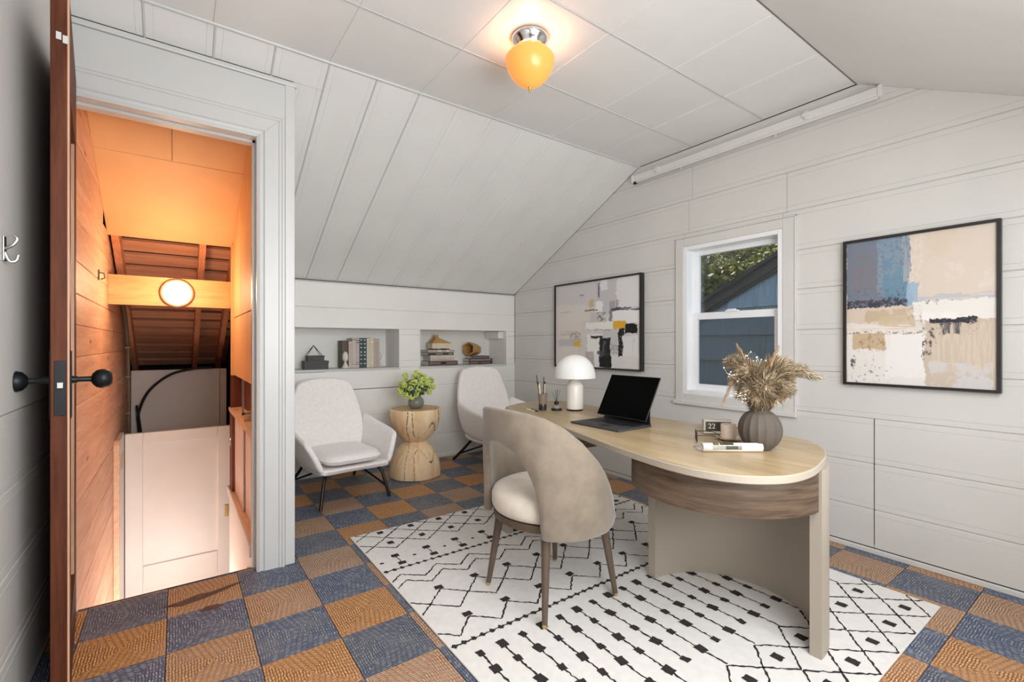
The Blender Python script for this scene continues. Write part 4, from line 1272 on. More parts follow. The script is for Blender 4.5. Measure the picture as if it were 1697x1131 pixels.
def plume(path, n, spread, ln, mat, w=.0012, droop=.3, name='plume'):
    P = catmull(path, 10); mb = MB()
    mb.tube(P[:len(P)], .0014, 5)
    s0 = int(len(P) * .24); n = int(n * 1.7)
    for i in range(n):
        k = s0 + (len(P) - 1 - s0) * (i / n); a = int(k); fr_ = k - a
        p = P[a].lerp(P[min(a + 1, len(P) - 1)], fr_); tdir = (P[min(a + 1, len(P) - 1)] - P[max(a - 1, 0)]).normalized()
        pos = (a - s0) / (len(P) - 1 - s0)
        env = math.sin(math.pi * min(1, .18 + .82 * pos)) ** .6
        d = Vector((rp_.gauss(0, 1), rp_.gauss(0, 1), rp_.gauss(0, 1))); d = (d - tdir * d.dot(tdir)).normalized()
        l_ = ln * env * rp_.uniform(.5, 1.1)
        m = p + d * l_ * spread + tdir * l_ * .45; e = m + d * l_ * spread * .45 + tdir * l_ * .5 + Vector((0, 0, -droop * l_ * rp_.random()))
        sd = d.cross(tdir).normalized() * w * rp_.uniform(.6, 1.5)
        mb.add([p, m + sd, e, m - sd], [(0, 1, 2, 3)])
    return link(name, mb.mesh(name, mat, fix=False), dg)


def pth(r, z, f=0.0, bend=0.0):
    """from the neck out to image-right r, height z above the neck"""
    n0 = Vector((0, 0, -.02)); n1 = Vector((0, 0, .075)) + er * r * .06
    e = Vector((0, 0, .075 + z)) + er * r + ef * f
    m = n1.lerp(e, .5) + Vector((0, 0, .03 + bend)) - er * r * .06
    return [n0, n1, m, e]


for r, z, f, b, n, sp, ln in ((-.135, .205, 0, .02, 520, .8, .050), (-.10, .215, .03, .02, 460, .8, .050), (-.075, .17, -.05, .02, 520, .9, .052), (-.03, .175, -.02, 0, 520, .9, .050), (-.13, .12, -.03, .02, 420, .9, .046),
                              (-.08, .085, -.07, .02, 420, .9, .044), (-.02, .10, -.09, .02, 460, .9, .046), (.05, .10, -.08, .03, 460, .9, .046), (.11, .15, -.02, .03, 520, .9, .050), (.135, .195, .02, .02, 480, .8, .050),
                              (.19, .17, .0, .02, 480, .8, .048), (.255, .130, .0, .045, 420, .55, .042), (.10, .205, .05, .02, 460, .8, .048), (.12, .075, -.04, .03, 400, .9, .042), (.16, .10, .03, .03, 380, .8, .042), (.03, .15, .06, .02, 460, .9, .048), (-.06, .05, .05, .02, 300, .9, .04), (-.05, .055, -.08, .02, 400, 1, .046), (.02, .05, -.09, .02, 400, 1, .046), (.075, .06, -.06, .02, 400, 1, .046), (-.10, .06, -.03, .02, 400, 1, .044)):
    plume(pth(r, z, f, b), n, sp, ln, gt.m)
for r, z, f, b in ((-.085, .265, .02, 0), (.075, .255, .0, .0), (-.165, .02, -.02, .13), (.045, .20, .03, .0)):
    plume(pth(r, z, f, b), 520, .28, .034, gt2.m, .0011, .05, 'slim_plume')['label'] = 'slim tan foxtail plume'
plume([Vector((0, 0, -.02)), Vector((0, 0, .08)), Vector((0, 0, .20)) + er * .03, Vector((0, 0, .195)) + er * .085, Vector((0, 0, .12)) + er * .125], 520, .28, .03, gt2.m, .0011, .05, 'slim_plume')['label'] = 'slim tan foxtail plume'
fm = plain('tiny_cream_flowers', (232, 224, 204), .8)
for r, z, f in ((-.15, .15, -.03), (-.12, .06, -.06), (-.04, .215, .03), (.01, .19, .02), (.03, .175, 0)):
    mb = MB(); P = catmull(pth(r, z, f), 8); mb.tube(P, .0009, 4)
    for i in range(26):
        p = P[rp_.randrange(len(P) // 2, len(P))]; q = p + Vector((rp_.gauss(0, 1), rp_.gauss(0, 1), rp_.gauss(0, 1))) * .014
        mb.tube([p, q], .0005, 3); mb.add([q + v_ * .0034 for v_ in icov], icof)
    sg = link('flower_sprig', mb.mesh('flower_sprig', fm, fix=False), dg); sg['label'] = 'fine sprig of tiny cream flowers'; sg['kind'] = 'stuff'

# rolled magazine
mg = thing('rolled_magazine', 'rolled white magazine with garden pictures in front of the vase', 'magazine', (1.694, 1.064, DT_), math.atan2(.924 - 1.064, 1.881 - 1.694))
paper = plain('white_paper', (218, 216, 211), .6, var=.01)
L = .234; mb = MB(); rows = []
for s in (0, L):
    ring = []
    for i in range(80):
        a = -math.pi / 2 - i / 79 * 4.5 * math.pi; r = .0182 - .0070 * i / 79
        ring.append((s, r * math.cos(a), .0184 + r * math.sin(a)))
    ring = [(s, .10, .0012), (s, .05, .0008), (s, .02, .0005)] + ring
    rows.append(ring)
o = obj('pages', MB().grid(rows), paper, mg, smooth='all'); sm = o.modifiers.new('t', 'SOLIDIFY'); sm.thickness = .0008; sm.offset = 0
gn = plain('garden_print', (92, 98, 58), .55, var=.35, scale=70); gy = plain('grey_print', (146, 140, 128), .55, var=.25, scale=40); dk = plain('dark_print', (58, 60, 46), .55, var=.3, scale=60)
def patch_on_roll(name, s0, s1, a0, a1, m, r=.0188):
    rows = [[(s, -r * math.sin(R(a)), .0184 + r * math.cos(R(a))) for s in (s0, s1)] for a in [a0 + (a1 - a0) * i / 8 for i in range(9)]]
    obj(name, MB().grid(rows), m, mg, smooth='all')
patch_on_roll('picture', .040, .062, 4, 56, gn); patch_on_roll('picture', .066, .120, 6, 54, dk); patch_on_roll('picture', .036, .150, 62, 112, gy); patch_on_roll('picture', .088, .134, 66, 104, dk, .0190)

# flip clock
ck = thing('flip_clock', 'cream flip clock reading 22 behind the coffee cup', 'clock', (2.070, 1.216, DT_), math.atan2(-.091, .087))
mcream = plain('cream_clock_case', (206, 198, 182), .45, var=.02)
W2, Hc, Dc = .064, .068, .045
obj('case', MB().box(-W2, W2, 0, Dc, .003, Hc), mcream, ck, bevel=.003)
obj('face', MB().box(-W2 + .008, W2 - .008, -.0012, .001, .017, Hc - .008), plain('dark_clock_face', (58, 52, 46), .35), ck)
obj('flap', MB().box(-W2 + .012, -.006, -.0022, -.0010, .022, Hc - .012), plain('flap_card', (70, 64, 58), .5), ck)
obj('flap', MB().box(.004, W2 - .012, -.0022, -.0010, .022, Hc - .012), plain('flap_card_b', (70, 64, 58), .5), ck)
obj('foot', MB().box(-W2 + .006, -W2 + .016, .006, Dc - .006, 0, .003), M['black_plastic'], ck)
obj('foot', MB().box(W2 - .016, W2 - .006, .006, Dc - .006, 0, .003), M['black_plastic'], ck)


def text(s, size, m, parent, loc, rot, name='numerals'):
    cu = bpy.data.curves.new(name, 'FONT'); cu.body = s; cu.size = size; cu.align_x = 'CENTER'; cu.align_y = 'CENTER'; cu.extrude = .0002
    tmp = bpy.data.objects.new(name + '_tmp', cu); COL.objects.link(tmp)
    dg_ = bpy.context.evaluated_depsgraph_get(); me = bpy.data.meshes.new_from_object(tmp.evaluated_get(dg_)); me.name = name
    bpy.data.objects.remove(tmp); me.materials.clear(); me.materials.append(m)
    return link(name, me, parent, loc, rot)


ink = plain('white_numerals', (226, 222, 214), .5, var=0)
text('22', .034, ink, ck, (-.029, -.0026, .0385), (R(90), 0, 0)); text('1', .034, ink, ck, (.012, -.0026, .0385), (R(90), 0, 0))
obj('split_line', MB().box(-W2 + .012, W2 - .012, -.0032, -.0026, .0382, .0388), M['dark_gap'], ck)

# cup on its saucer
M['cup_clay'] = plain('pale_pink_stoneware', (226, 208, 192), .55, var=.06, scale=60)
sa = thing('saucer', 'pale stoneware saucer under the coffee cup', 'saucer', (2.004, 1.128, DT_))
obj('dish', MB().lathe([(.026, 0), (.030, .001), (.056, .008), (.058, .0095), (.055, .0098), (.028, .0045), (.002, .004)], 40), M['cup_clay'], sa, smooth=True)
cp = thing('coffee_cup', 'small pale stoneware cup with a round handle on a saucer', 'cup', (2.004, 1.128, DT_ + .0048))
obj('body', MB().lathe([(.024, 0), (.0305, .003), (.032, .010), (.0325, .062), (.0315, .064), (.030, .062), (.0295, .012), (.002, .008)], 40), M['cup_clay'], cp, smooth=True)
hd = Vector((.81, -.58, 0)); hd2 = Vector((-.58, -.81, 0)); hd = (hd * .85 + hd2 * .35).normalized()
obj('handle', MB().tube(catmull([hd * .031 + Vector((0, 0, .050)), hd * .044 + Vector((0, 0, .050)), hd * .049 + Vector((0, 0, .034)), hd * .044 + Vector((0, 0, .018)), hd * .031 + Vector((0, 0, .016))], 6), .0050, 8), M['cup_clay'], cp, smooth=True)
obj('coffee', MB().lathe([(.0296, .050), (.001, .0505)], 32), plain('coffee', (58, 40, 28), .2), cp)

# glasses
gs = thing('eyeglasses', 'thin dark framed eyeglasses lying open beside the magazine', 'glasses', (1.86, 1.195, DT_))
gx = Vector((.80, .60, 0)); gr = Vector((.81, -.58, 0))
def rim(c):
    pts = []
    for i in range(25):
        a = 2 * math.pi * i / 24; ca, s_ = math.cos(a), math.sin(a)
        pts.append(gx * (c + .023 * math.copysign(abs(ca) ** .75, ca)) + Vector((0, 0, .0235 + .0215 * math.copysign(abs(s_) ** .75, s_))))
    return MB().tube(pts, .0014, 6, cap=False)
for c in (-.032, .032): obj('rim', rim(c), M['bronze_leg'], gs, smooth='all')
obj('bridge', MB().tube(catmull([gx * -.009 + Vector((0, 0, .027)), Vector((0, 0, .031)), gx * .009 + Vector((0, 0, .027))], 4), .0014, 6), M['bronze_leg'], gs, smooth=True)
for c in (-.056, .056):
    obj('temple', MB().tube(catmull([gx * c + Vector((0, 0, .034)), gx * c + gr * .05 + Vector((0, 0, .033)), gx * c + gr * .085 + Vector((0, 0, .028)), gx * c + gr * .115 + Vector((0, 0, .006))], 6), .0018, 6), M['bronze_leg'], gs, smooth=True)

# ================================================================== THINGS IN THE NICHES
ZN = NZ0 + .0008
def book(label, x0, x1, y0, y1, z0, z1, col, flat, band=None, group=None, rough=.6, pagecol=(226, 220, 208), marks=()):
    t = thing('book', label, 'book', ((x0 + x1) / 2, y0, z0), 0, group)
    hx, D, H_ = (x1 - x0) / 2 - .0006, y1 - y0, z1 - z0 - .0006
    m = plain('cover_%d_%d_%d' % col, col, rough, var=.05, scale=30); pg = plain('book_pages', pagecol, .8, var=.05, scale=80)
    c = .0025
    if flat:
        obj('cover', MB().box(-hx, hx, 0, D, 0, c).box(-hx, hx, 0, D, H_ - c, H_).box(-hx, hx, 0, c, c, H_ - c), m, t)
        obj('page_block', MB().box(-hx + .004, hx - .004, c, D - .003, c, H_ - c), pg, t)
    else:
        obj('cover', MB().box(-hx, -hx + c, 0, D, 0, H_).box(hx - c, hx, 0, D, 0, H_).box(-hx + c, hx - c, 0, c, 0, H_), m, t)
        obj('page_block', MB().box(-hx + c, hx - c, c, D - .004, .003, H_ - .004), pg, t)
    for (u0, u1, v0, v1, bc) in (band or ()):
        obj('spine_band', MB().box(-hx + u0 * 2 * hx, -hx + u1 * 2 * hx, -.0007, .0004, v0 * H_, v1 * H_), plain('spine_print_%d_%d_%d' % bc, bc, .6, var=.03), t)
    return t


dk_, be, mv = (86, 74, 64), (206, 194, 186), (188, 176, 172)
full = lambda a, b, c_: (0.04, .96, a, b, c_)
mk = [(.25, .75, v, v + .028, (222, 226, 224)) for v in (.12, .27, .40, .66, .79, .92)] + [(.34, .66, .49, .56, (200, 206, 204))]
tealb = (62, 76, 82)
G1 = 'books standing between the egg bookends'
B0, B1 = 4.40, 4.575
book('short dark brown book at the left end of the row', 1.250, 1.299, B0 + .03, B1, ZN, 1.178, (94, 82, 70), False, group=G1)
book('pale slim book with a dotted spine in front of the dark brown one', 1.2995, 1.3305, B0, B1, ZN, 1.170, (204, 186, 178), False, [(.42, .58, .08, .9, (176, 160, 152))], G1)
book('wide beige book standing just left of the banded pink one', 1.331, 1.368, B0, B1, ZN, 1.201, (202, 190, 180), False, [full(.93, .96, (140, 128, 120)), full(.10, .13, (164, 150, 142))], G1)
book('pinkish book with dark bands left of the two teal books', 1.3685, 1.398, B0, B1, ZN, 1.200, (200, 184, 178), False, [full(.84, .87, (110, 92, 88)), full(.91, .94, (110, 92, 88)), full(.16, .18, (120, 104, 100)), full(.10, .12, (120, 104, 100))], G1)
book('teal book with white marks, the left one of the pair', 1.3985, 1.431, B0, B1, ZN, 1.202, tealb, False, mk, G1)
book('teal book with white marks, the right one of the pair', 1.4315, 1.467, B0, B1, ZN, 1.202, tealb, False, mk, G1)
book('cream book standing right of the teal pair', 1.4675, 1.499, B0, B1, ZN, 1.200, (214, 208, 192), False, [(.44, .56, .08, .92, (190, 182, 164))], G1)
book('yellowish cream book with pale bands near the right of the row', 1.4995, 1.537, B0, B1, ZN, 1.205, (216, 202, 172), False, [full(.84, .88, (232, 224, 200)), full(.14, .18, (232, 224, 200))], G1)
book('slim mauve book, second from the right end', 1.5375, 1.561, B0, B1, ZN, 1.201, (190, 176, 174), False, [(.4, .6, .1, .9, (170, 156, 154))], G1)
book('greyish mauve book at the right end of the row', 1.5615, 1.592, B0, B1, ZN, 1.195, (182, 170, 166), False, [full(.92, .95, (206, 196, 190))], G1)
for x, lab in ((1.270, 'white egg shaped bookend left of the standing books'), (1.615, 'white egg shaped bookend right of the standing books')):
    e = thing('bookend', lab, 'bookend', (x + (-.004 if x < 1.4 else .006), 4.392 if x < 1.4 else 4.50, ZN))
    wm = plain('white_ceramic', (222, 218, 208), .35, var=.02)
    hh = 1.0
    obj('base', MB().lathe([(.030, 0), (.033, .003), (.030, .010), (.016, .034), (.010, .055), (.009, .064)], 28), wm, e, smooth='all')
    obj('egg', MB().lathe([(.004, .060), (.018, .066), (.026, .084), (.027, .104), (.023, .128), (.015, .146), (.002, .154)], 28), wm, e, smooth='all')
    if x > 1.4: pass
cb_ = plain('charcoal_box', (84, 82, 82), .7, var=.06, scale=30)
def lbox(label, x0, x1, y0, y1, z0, z1, g):
    t = thing('lidded_box', label, 'box', ((x0 + x1) / 2, y0, z0), 0, g); hx, D, H_ = (x1 - x0) / 2, y1 - y0, z1 - z0
    obj('body', MB().box(-hx + .003, hx - .003, .003, D - .003, 0, H_ * .75), cb_, t)
    obj('lid', MB().box(-hx, hx, 0, D, H_ * .68, H_ - .0006), cb_, t, bevel=.001)
lbox('wide charcoal lidded box at the left of the left niche', .912, 1.118, 4.38, 4.50, ZN, .995, 'stacked charcoal boxes')
lbox('smaller charcoal lidded box on top of the wide one', .940, 1.083, 4.385, 4.485, .9952, 1.042, 'stacked charcoal boxes')
py_ = thing('wire_pyramid', 'black wire pyramid ornament on the charcoal boxes', 'ornament', (1.000, 4.435, 1.0424))
apx = Vector((0, 0, .090)); cs4 = [Vector((sx * .062, sy * .040, .002)) for sx, sy in ((-1, -1), (1, -1), (1, 1), (-1, 1))]
for c_ in cs4: obj('rod', MB().tube([c_, apx], .0028, 6), M['black_metal'], py_, smooth=True)
# right niche: first stack
dkb = (74, 60, 56)
sp = lambda c_: [(.04, .96, .22, .78, c_)]
S1 = 'books in the left stack of the right niche'
book('brown book at the bottom of the left stack', 2.108, 2.450, 4.40, 4.585, ZN, .967, dkb, True, [(.03, .97, .2, .8, (126, 104, 98)), (.40, .60, .35, .65, (190, 178, 168))], S1)
book('cream book second from the bottom of the left stack', 2.132, 2.413, 4.405, 4.585, .9675, .997, (204, 192, 178), True, [(.08, .9, .3, .6, (182, 168, 152))], S1)
book('cream book in the middle of the left stack', 2.132, 2.409, 4.405, 4.585, .9975, 1.027, (214, 204, 192), True, None, S1)
book('dark brown book second from the top of the left stack', 2.103, 2.400, 4.40, 4.585, 1.0275, 1.056, (78, 66, 62), True, [(.30, .56, .3, .7, (170, 158, 150)), (.8, .95, .3, .7, (170, 158, 150))], S1)
book('pale mauve book on top of the left stack', 2.101, 2.409, 4.40, 4.585, 1.0565, 1.084, (176, 166, 164), True, [(.36, .52, .2, .8, (220, 214, 210)), (.7, .8, .2, .8, (220, 214, 210))], S1)
bxw = wood('ochre_ornament_wood', (176, 132, 72), (212, 170, 108), .5, 3, (3, 3, 3), 0, .03)
hb = thing('house_ornament', 'wooden house shaped ornament with pale front on the left book stack', 'ornament', (2.266, 4.405, 1.0845))
mb = MB().box(-.112, .112, .004, .12, .012, .068)
obj('body', mb, plain('pale_birch', (226, 212, 184), .55, var=.04), hb)
for x in (-.08, .06): obj('foot', MB().box(x - .02, x + .03, .01, .11, 0, .012), M['redwood'], hb)
obj('roof', MB().add([(-.113, 0, .068), (.113, 0, .068), (.113, .125, .068), (-.113, .125, .068), (-.058, .03, .124), (-.022, .03, .124), (-.022, .095, .124), (-.058, .095, .124)],
                     [(0, 3, 2, 1), (4, 5, 6, 7), (0, 1, 5, 4), (1, 2, 6, 5), (2, 3, 7, 6), (3, 0, 4, 7)]), bxw, hb)
obj('chimney', MB().box(-.058, -.024, .035, .09, .1235, .156), bxw, hb, bevel=.002)
S2 = 'books in the right stack of the right niche'
book('dark brown book at the bottom of the right stack', 2.612, 2.921, 4.44, 4.585, ZN, .951, (80, 64, 62), True, [(.05, .4, .3, .7, (150, 132, 126)), (.5, .9, .3, .7, (130, 112, 106))], S2)
book('brown book in the middle of the right stack', 2.612, 2.921, 4.44, 4.585, .9515, .983, (92, 76, 74), True, [(.06, .92, .25, .75, (150, 136, 132))], S2)
book('brown grey book on top of the right stack', 2.644, 2.882, 4.445, 4.585, .9835, 1.012, (98, 84, 82), True, [(.08, .9, .3, .7, (128, 114, 112))], S2)
hv = thing('hexagon_ornament', 'hollow hexagonal wooden tube ornament lying on the right book stack', 'ornament', (2.665, 4.500, 1.0135))
ax = Vector((.86, .50, -.02)).normalized(); side = Vector((-ax.y, ax.x, 0)).normalized(); upv = ax.cross(side) * 1
def hexring(r, s, lift): return [ax * s + side * (r * math.cos(R(60 * i + 30))) + Vector((0, 0, lift + r * math.sin(R(60 * i + 30)))) for i in range(6)]
rw = [hexring(.060, .155, .072), hexring(.078, -.04, .080), hexring(.066, -.042, .080), hexring(.048, .143, .072)]
mb = MB().grid([rw[2], rw[1], rw[0]], close=True).grid([rw[2], rw[3]], close=True)
mb.f.append(tuple(range(12, 18))); mb.f.append(tuple(range(24, 30)))
lowz = min(v[2] for v in mb.v); mb.v = [(v[0], v[1], v[2] - lowz) for v in mb.v]
obj('tube', mb, bxw, hv)

# ================================================================== ON THE WALLS
def art_mat(name, base, patches, seed):
    t = NT(name); uv = t.coord('UV')
    add = t.node('ShaderNodeVectorMath', {0: uv, 1: (seed, seed * .7, 0)}, operation='ADD').outputs[0]
    n1 = t.noise(t.mapping(add, (1, 1, 1)), 5, 8, .75); n2 = t.noise(add, 30, 6, .75)
    n3 = t.noise(t.mapping(add, (3, 60, 1)), 1, 4, .7); n4 = t.noise(t.mapping(add, (60, 4, 1)), 1, 4, .7)
    def disp(n, a):
        s = t.node('ShaderNodeVectorMath', {0: n.outputs['Color'], 1: (.5, .5, .5)}, operation='SUBTRACT').outputs[0]
        return t.node('ShaderNodeVectorMath', {0: s, 'Scale': a}, operation='SCALE').outputs[0]
    d = t.node('ShaderNodeVectorMath', {0: disp(n1, .09), 1: disp(n2, .05)}, operation='ADD').outputs[0]
    u = t.node('ShaderNodeVectorMath', {0: uv, 1: d}, operation='ADD').outputs[0]
    sx = t.node('ShaderNodeSeparateXYZ', {0: u}); X, Y = sx.outputs[0], sx.outputs[1]
    gritty = {'n': n2.outputs[0], 'h': n3.outputs[0], 'v': n4.outputs[0], 'l': n1.outputs[0]}
    c = t.ramp(n1.outputs[0], [(.35, tuple(v * .93 for v in lin(base)[:3]) + (1,)), (.65, lin(base))])
    for p_ in patches:
        x0, x1, y0, y1, col = p_[:5]; op = p_[5] if len(p_) > 5 else 1.0; gr_ = p_[6] if len(p_) > 6 else None; th = p_[7] if len(p_) > 7 else .5
        m = t.math('MULTIPLY', t.math('COMPARE', X, (x0 + x1) / 2, (x1 - x0) / 2), t.math('COMPARE', Y, (y0 + y1) / 2, (y1 - y0) / 2))
        if gr_: m = t.math('MULTIPLY', m, t.ramp(gritty[gr_], [(th - .03, (0, 0, 0, 1)), (th + .03, (1, 1, 1, 1))]))
        if op < 1: m = t.math('MULTIPLY', m, op)
        c = t.mix(m, c, lin(col))
    t.base(c); t.b.inputs['Roughness'].default_value = .55
    t.bump(t.math('ADD', n2.outputs[0], t.math('MULTIPLY', n3.outputs[0], .5)), .35, .003)
    return t.m


def picture(name, label, y_left, y_right, z0, z1, mat, dep=.035, fwid=.014):
    W = y_left - y_right
    t = thing(name, label, 'painting', (XG - .0006, (y_left + y_right) / 2, z0))
    H_ = z1 - z0; fm_ = plain('black_frame', (34, 31, 29), .45, var=.03)
    for a in ((-W / 2, -W / 2 + fwid, 0, H_), (W / 2 - fwid, W / 2, 0, H_), (-W / 2 + fwid, W / 2 - fwid, 0, fwid), (-W / 2 + fwid, W / 2 - fwid, H_ - fwid, H_)):
        obj('frame_bar', MB().box(-dep, 0, a[0], a[1], a[2], a[3]), fm_, t)
    a, b = W / 2 - fwid, -W / 2 + fwid
    me = MB().box(-dep + .012, -.004, b, a, fwid, H_ - fwid).mesh('canvas', mat)
    uvl = me.uv_layers.new(name='UVMap')
    for l in me.loops:
        v = me.vertices[l.vertex_index].co; uvl.data[l.index].uv = ((a - v.y) / (a - b), (v.z - fwid) / (H_ - 2 * fwid))
    link('canvas', me, t)
    return t


gA, gB = (206, 200, 202), (226, 223, 221)
artL = art_mat('grey_abstract_paint', (222, 215, 210), [
    (0, .55, .72, 1, (212, 207, 207)), (.0, .40, .55, .75, (224, 218, 211), .8), (.52, .78, .60, 1.0, (204, 200, 204)), (.76, 1, .55, 1.0, (228, 227, 228)), (.58, .66, .88, 1, (232, 231, 231)), (.0, .34, .33, .62, (226, 217, 210), .7),
    (.54, .565, .80, .97, (90, 88, 90), .9, 'v', .48), (.30, .38, .84, .856, (100, 96, 92), .9, 'h', .5), (.07, .19, .655, .665, (110, 106, 102), .9, 'n', .48),
    (.45, .50, .70, .79, (206, 184, 148)), (.52, .60, .64, .76, (238, 238, 238)), (.38, .54, .656, .674, (70, 68, 70), .95, 'n', .45), (.40, .46, .55, .65, (224, 212, 202)), (.46, .60, .52, .64, (206, 200, 200), 1),
    (.54, .64, .51, .64, (88, 86, 90), .85, 'n', .52), (.68, .78, .64, .75, (160, 158, 162), .9, 'v', .42), (.68, .71, .52, .66, (128, 126, 128), .9), (.70, 1, .635, .665, (50, 48, 52), .9, 'h', .48), (.72, 1, .5, .63, (238, 238, 238)),
    (.40, .74, .44, .52, (238, 236, 232)), (.42, .80, .425, .435, (110, 100, 92), .8, 'n', .5), (.06, .32, .36, .42, (200, 180, 168), .6, 'h', .46), (.20, .34, .30, .42, (164, 150, 142), .8, 'n', .5), (.04, .30, .25, .33, (196, 192, 195), .9),
    (.24, .325, .245, .31, (222, 180, 66)), (.0, .30, .0, .23, (226, 218, 213), .8), (.42, .60, .12, .38, (240, 238, 234)), (.60, .80, .20, .42, (206, 204, 206)), (.72, .85, .44, .52, (230, 174, 44)), (.845, .97, .385, .49, (14, 13, 14)),
    (.78, .84, .12, .44, (18, 17, 18), 1, 'n', .40), (.46, .60, .335, .362, (18, 17, 18), 1, 'n', .42), (.57, .69, .02, .34, (24, 22, 26), 1, 'l', .36), (.60, .66, .14, .30, (120, 118, 124), .8, 'v', .54), (.56, .70, .0, .13, (12, 11, 12)), (.54, .60, .12, .19, (70, 72, 80), .9),
    (.70, .78, .16, .26, (170, 168, 170), .8, 'n', .48), (.40, .50, .0, .18, (190, 176, 170), .9, 'v', .4), (.50, .56, .0, .15, (236, 234, 232)), (.70, .98, .0, .14, (228, 224, 222)), (.82, .98, .14, .36, (232, 230, 230)), (.82, .98, .05, .35, (150, 148, 150), .5, 'v', .62)], 3.0)
artR = art_mat('blue_cream_abstract_paint', (214, 204, 194), [
    (.0, .50, .52, 1.1, (116, 124, 138)), (.05, .30, .55, .9, (124, 118, 124), .8, 'l', .48), (.24, .46, .60, 1.0, (128, 150, 168), .9, 'n', .45), (.28, .46, .56, .86, (100, 138, 160), .85, 'l', .46), (.42, .52, .70, 1.1, (160, 164, 172), .9, 'v', .47),
    (.47, .56, .62, 1.1, (222, 208, 194)), (.46, .60, .52, 1.1, (206, 190, 176), .5, 'n', .5), (.55, 1.1, .56, 1.1, (216, 202, 188)), (.58, .78, .80, 1.1, (214, 196, 176), .6, 'l', .5), (.70, 1.0, .62, .80, (222, 214, 204), .6, 'l', .52),
    (.45, .53, .53, .68, (150, 178, 200), .9), (.54, 1.1, .555, .59, (186, 188, 196), .9, 'h', .45), (.0, .46, .52, .575, (52, 50, 60), .95, 'n', .46), (.30, .45, .54, .60, (60, 62, 72), .9, 'n', .54), (.0, .46, .56, .66, (92, 96, 110), .7, 'n', .56),
    (.0, .50, .37, .53, (210, 194, 178)), (.15, .45, .43, .51, (190, 170, 142), .8, 'l', .44), (.0, .55, .36, .42, (230, 222, 214), .9, 'h', .46), (.25, .5, .40, .46, (200, 182, 152), .8), (.50, 1.1, .43, .555, (230, 226, 220)), (.55, .78, .40, .48, (236, 232, 228), .9, 'l', .46),
    (.0, .60, .0, .36, (228, 222, 217)), (.05, .34, .24, .345, (196, 172, 138), .95), (.10, .30, .23, .34, (150, 124, 92), .7, 'n', .54), (.30, .58, .05, .34, (234, 230, 227), .9), (.57, 1.1, .0, .43, (200, 184, 166)), (.60, .98, .0, .16, (206, 206, 210), .8, 'l', .48),
    (.62, 1.0, .10, .40, (212, 198, 180), .7, 'v', .5), (.60, .90, .405, .44, (38, 38, 50), 1, 'h', .40), (.66, .80, .34, .42, (50, 50, 64), .9, 'v', .52), (.56, .62, .18, .38, (60, 56, 60), .85, 'n', .53), (.58, .92, .33, .42, (120, 108, 104), .8, 'n', .58), (.55, .65, .26, .36, (70, 64, 66), .8, 'n', .56),
    (.03, .36, .0, .12, (70, 72, 84), .85, 'n', .60), (.14, .22, .04, .20, (70, 72, 84), .8, 'n', .58), (.03, .07, .12, .19, (50, 50, 60), .9, 'n', .52), (.0, .60, .345, .36, (120, 104, 90), .8, 'n', .52), (.46, .56, .40, .52, (150, 136, 122), .7, 'n', .55), (.54, .75, .53, .56, (90, 84, 82), .8, 'n', .58)], 11.0)
picture('wall_art', 'black framed abstract in greys with black and yellow blocks, over the lamp', 3.524, 2.457, .922, 1.726, artL, .045)
picture('wall_art', 'black framed abstract in blue, cream and tan right of the window', 1.050, .427, .920, 1.725, artR, .035)

# curtain track under the ceiling
ct = thing('curtain_track', 'white metal curtain track high on the gable wall', 'curtain rail', (XG - .0005, 1.72, 2.512))
tk = plain('cream_track', (226, 225, 222), .4, var=.01)
obj('rail', MB().box(-.030, -.012, -.845, .845, -.026, .026), tk, ct, bevel=.004)
obj('rail_lip', MB().box(-.030, -.022, -.83, .80, -.040, -.027), tk, ct, bevel=.002)
for y in (-.48, .59): obj('bracket', MB().box(-.046, 0, y - .02, y + .02, -.004, .020).box(-.040, -.03, y - .01, y + .01, -.02, .03), tk, ct, bevel=.002)
for y in (-.838, .838): obj('end_return', MB().box(-.034, 0, y - .010, y + .010, -.032, .030), tk, ct, bevel=.003)
for y in (-.30, .38): obj('glider', MB().box(-.028, -.022, y - .004, y + .004, -.060, -.040), tk, ct)
obj('end_gap', MB().box(-.026, -.014, .80, .828, -.046, -.027), M['dark_gap'], ct)

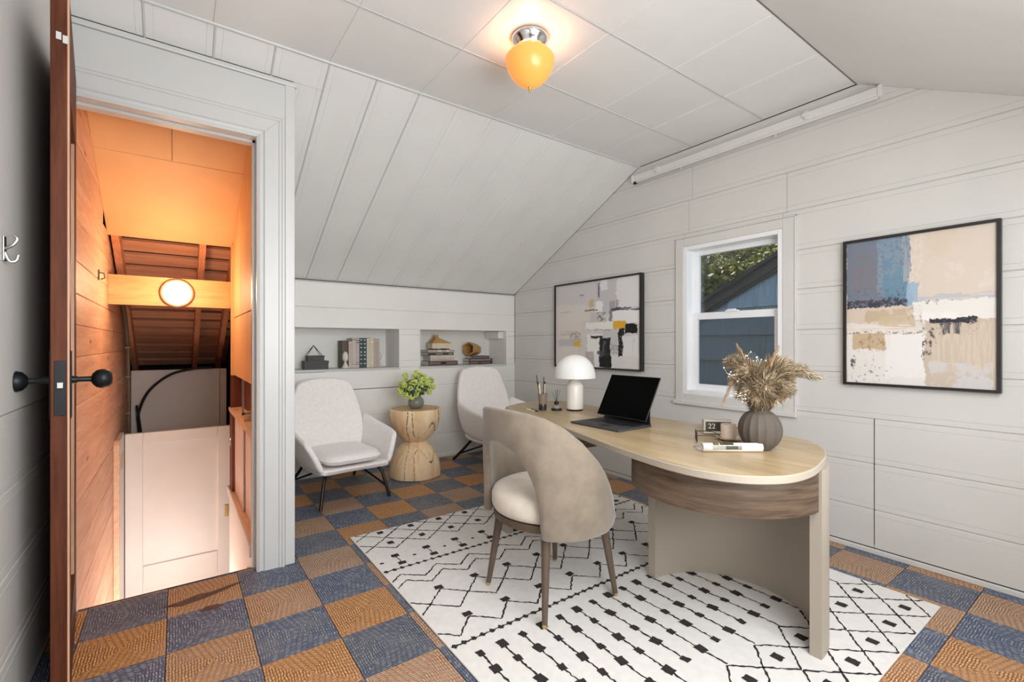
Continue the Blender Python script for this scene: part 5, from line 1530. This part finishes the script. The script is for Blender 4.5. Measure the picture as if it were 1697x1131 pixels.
# coat hook on the wall by the door
hk = thing('coat_hook', 'small bent metal coat hook on the left wall beside the door', 'hook', (XL + .0045, 1.905, 1.418))
obj('plate', MB().box(0, .004, -.012, .012, -.035, .035), M['steel'], hk, bevel=.0015)
obj('upper_prong', MB().tube(catmull([(.002, 0, .0), (.018, 0, .012), (.027, 0, .03), (.018, .0, .042)], 6), .004, 8), M['steel'], hk, smooth=True)
obj('lower_prong', MB().tube(catmull([(.002, 0, -.01), (.012, 0, -.035), (.024, .004, -.032), (.028, .008, -.015)], 6), .004, 8), M['steel'], hk, smooth=True)

# ceiling lamp
cl = thing('ceiling_lamp', 'flush ceiling lamp with amber glass bowl and chrome base', 'lamp', (1.360, 1.745, ZC - .0035))
obj('base', MB().lathe([(.040, -.050), (.062, -.046), (.070, -.034), (.084, -.020), (.087, -.006), (.084, 0), (.02, 0)], 48), M['chrome'], cl, smooth=True)
obj('neck', MB().lathe([(.030, -.082), (.036, -.076), (.034, -.060), (.030, -.046), (.02, -.046)], 40), M['chrome'], cl, smooth=True)
am = NT('lit_amber_glass')
am.base(lin((232, 158, 80))); am.b.inputs['Roughness'].default_value = .25
sepz = am.node('ShaderNodeSeparateXYZ', {0: am.coord()})
am.b.inputs['Emission Strength'].default_value = .36
am.set(am.b, 'Emission Color', lin((255, 170, 78)))
prof = [(.004, -.238), (.022, -.234), (.048, -.222), (.076, -.200), (.097, -.172), (.110, -.142), (.116, -.118), (.117, -.104), (.112, -.094), (.104, -.084), (.100, -.082), (.108, -.100), (.108, -.122), (.09, -.172), (.05, -.215), (.003, -.230)]
obj('glass_bowl', MB().lathe(prof, 56), am.m, cl, smooth=True)
obj('finial', MB().lathe([(.001, -.262), (.005, -.259), (.006, -.254), (.004, -.248), (.006, -.244), (.0085, -.240), (.0085, -.236)], 16), M['brass'], cl, smooth='all')
for an in (20, 140, 260): obj('thumb_screw', MB().tube([(.06 * math.cos(R(an)), .06 * math.sin(R(an)), -.066), (.080 * math.cos(R(an)), .080 * math.sin(R(an)), -.066)], .004, 8), M['brass'], cl, smooth=True)
light('ceiling_bulb', 'POINT', (1.360, 1.745, ZC - .128), 1.7, (1, .72, .48), radius=.04)
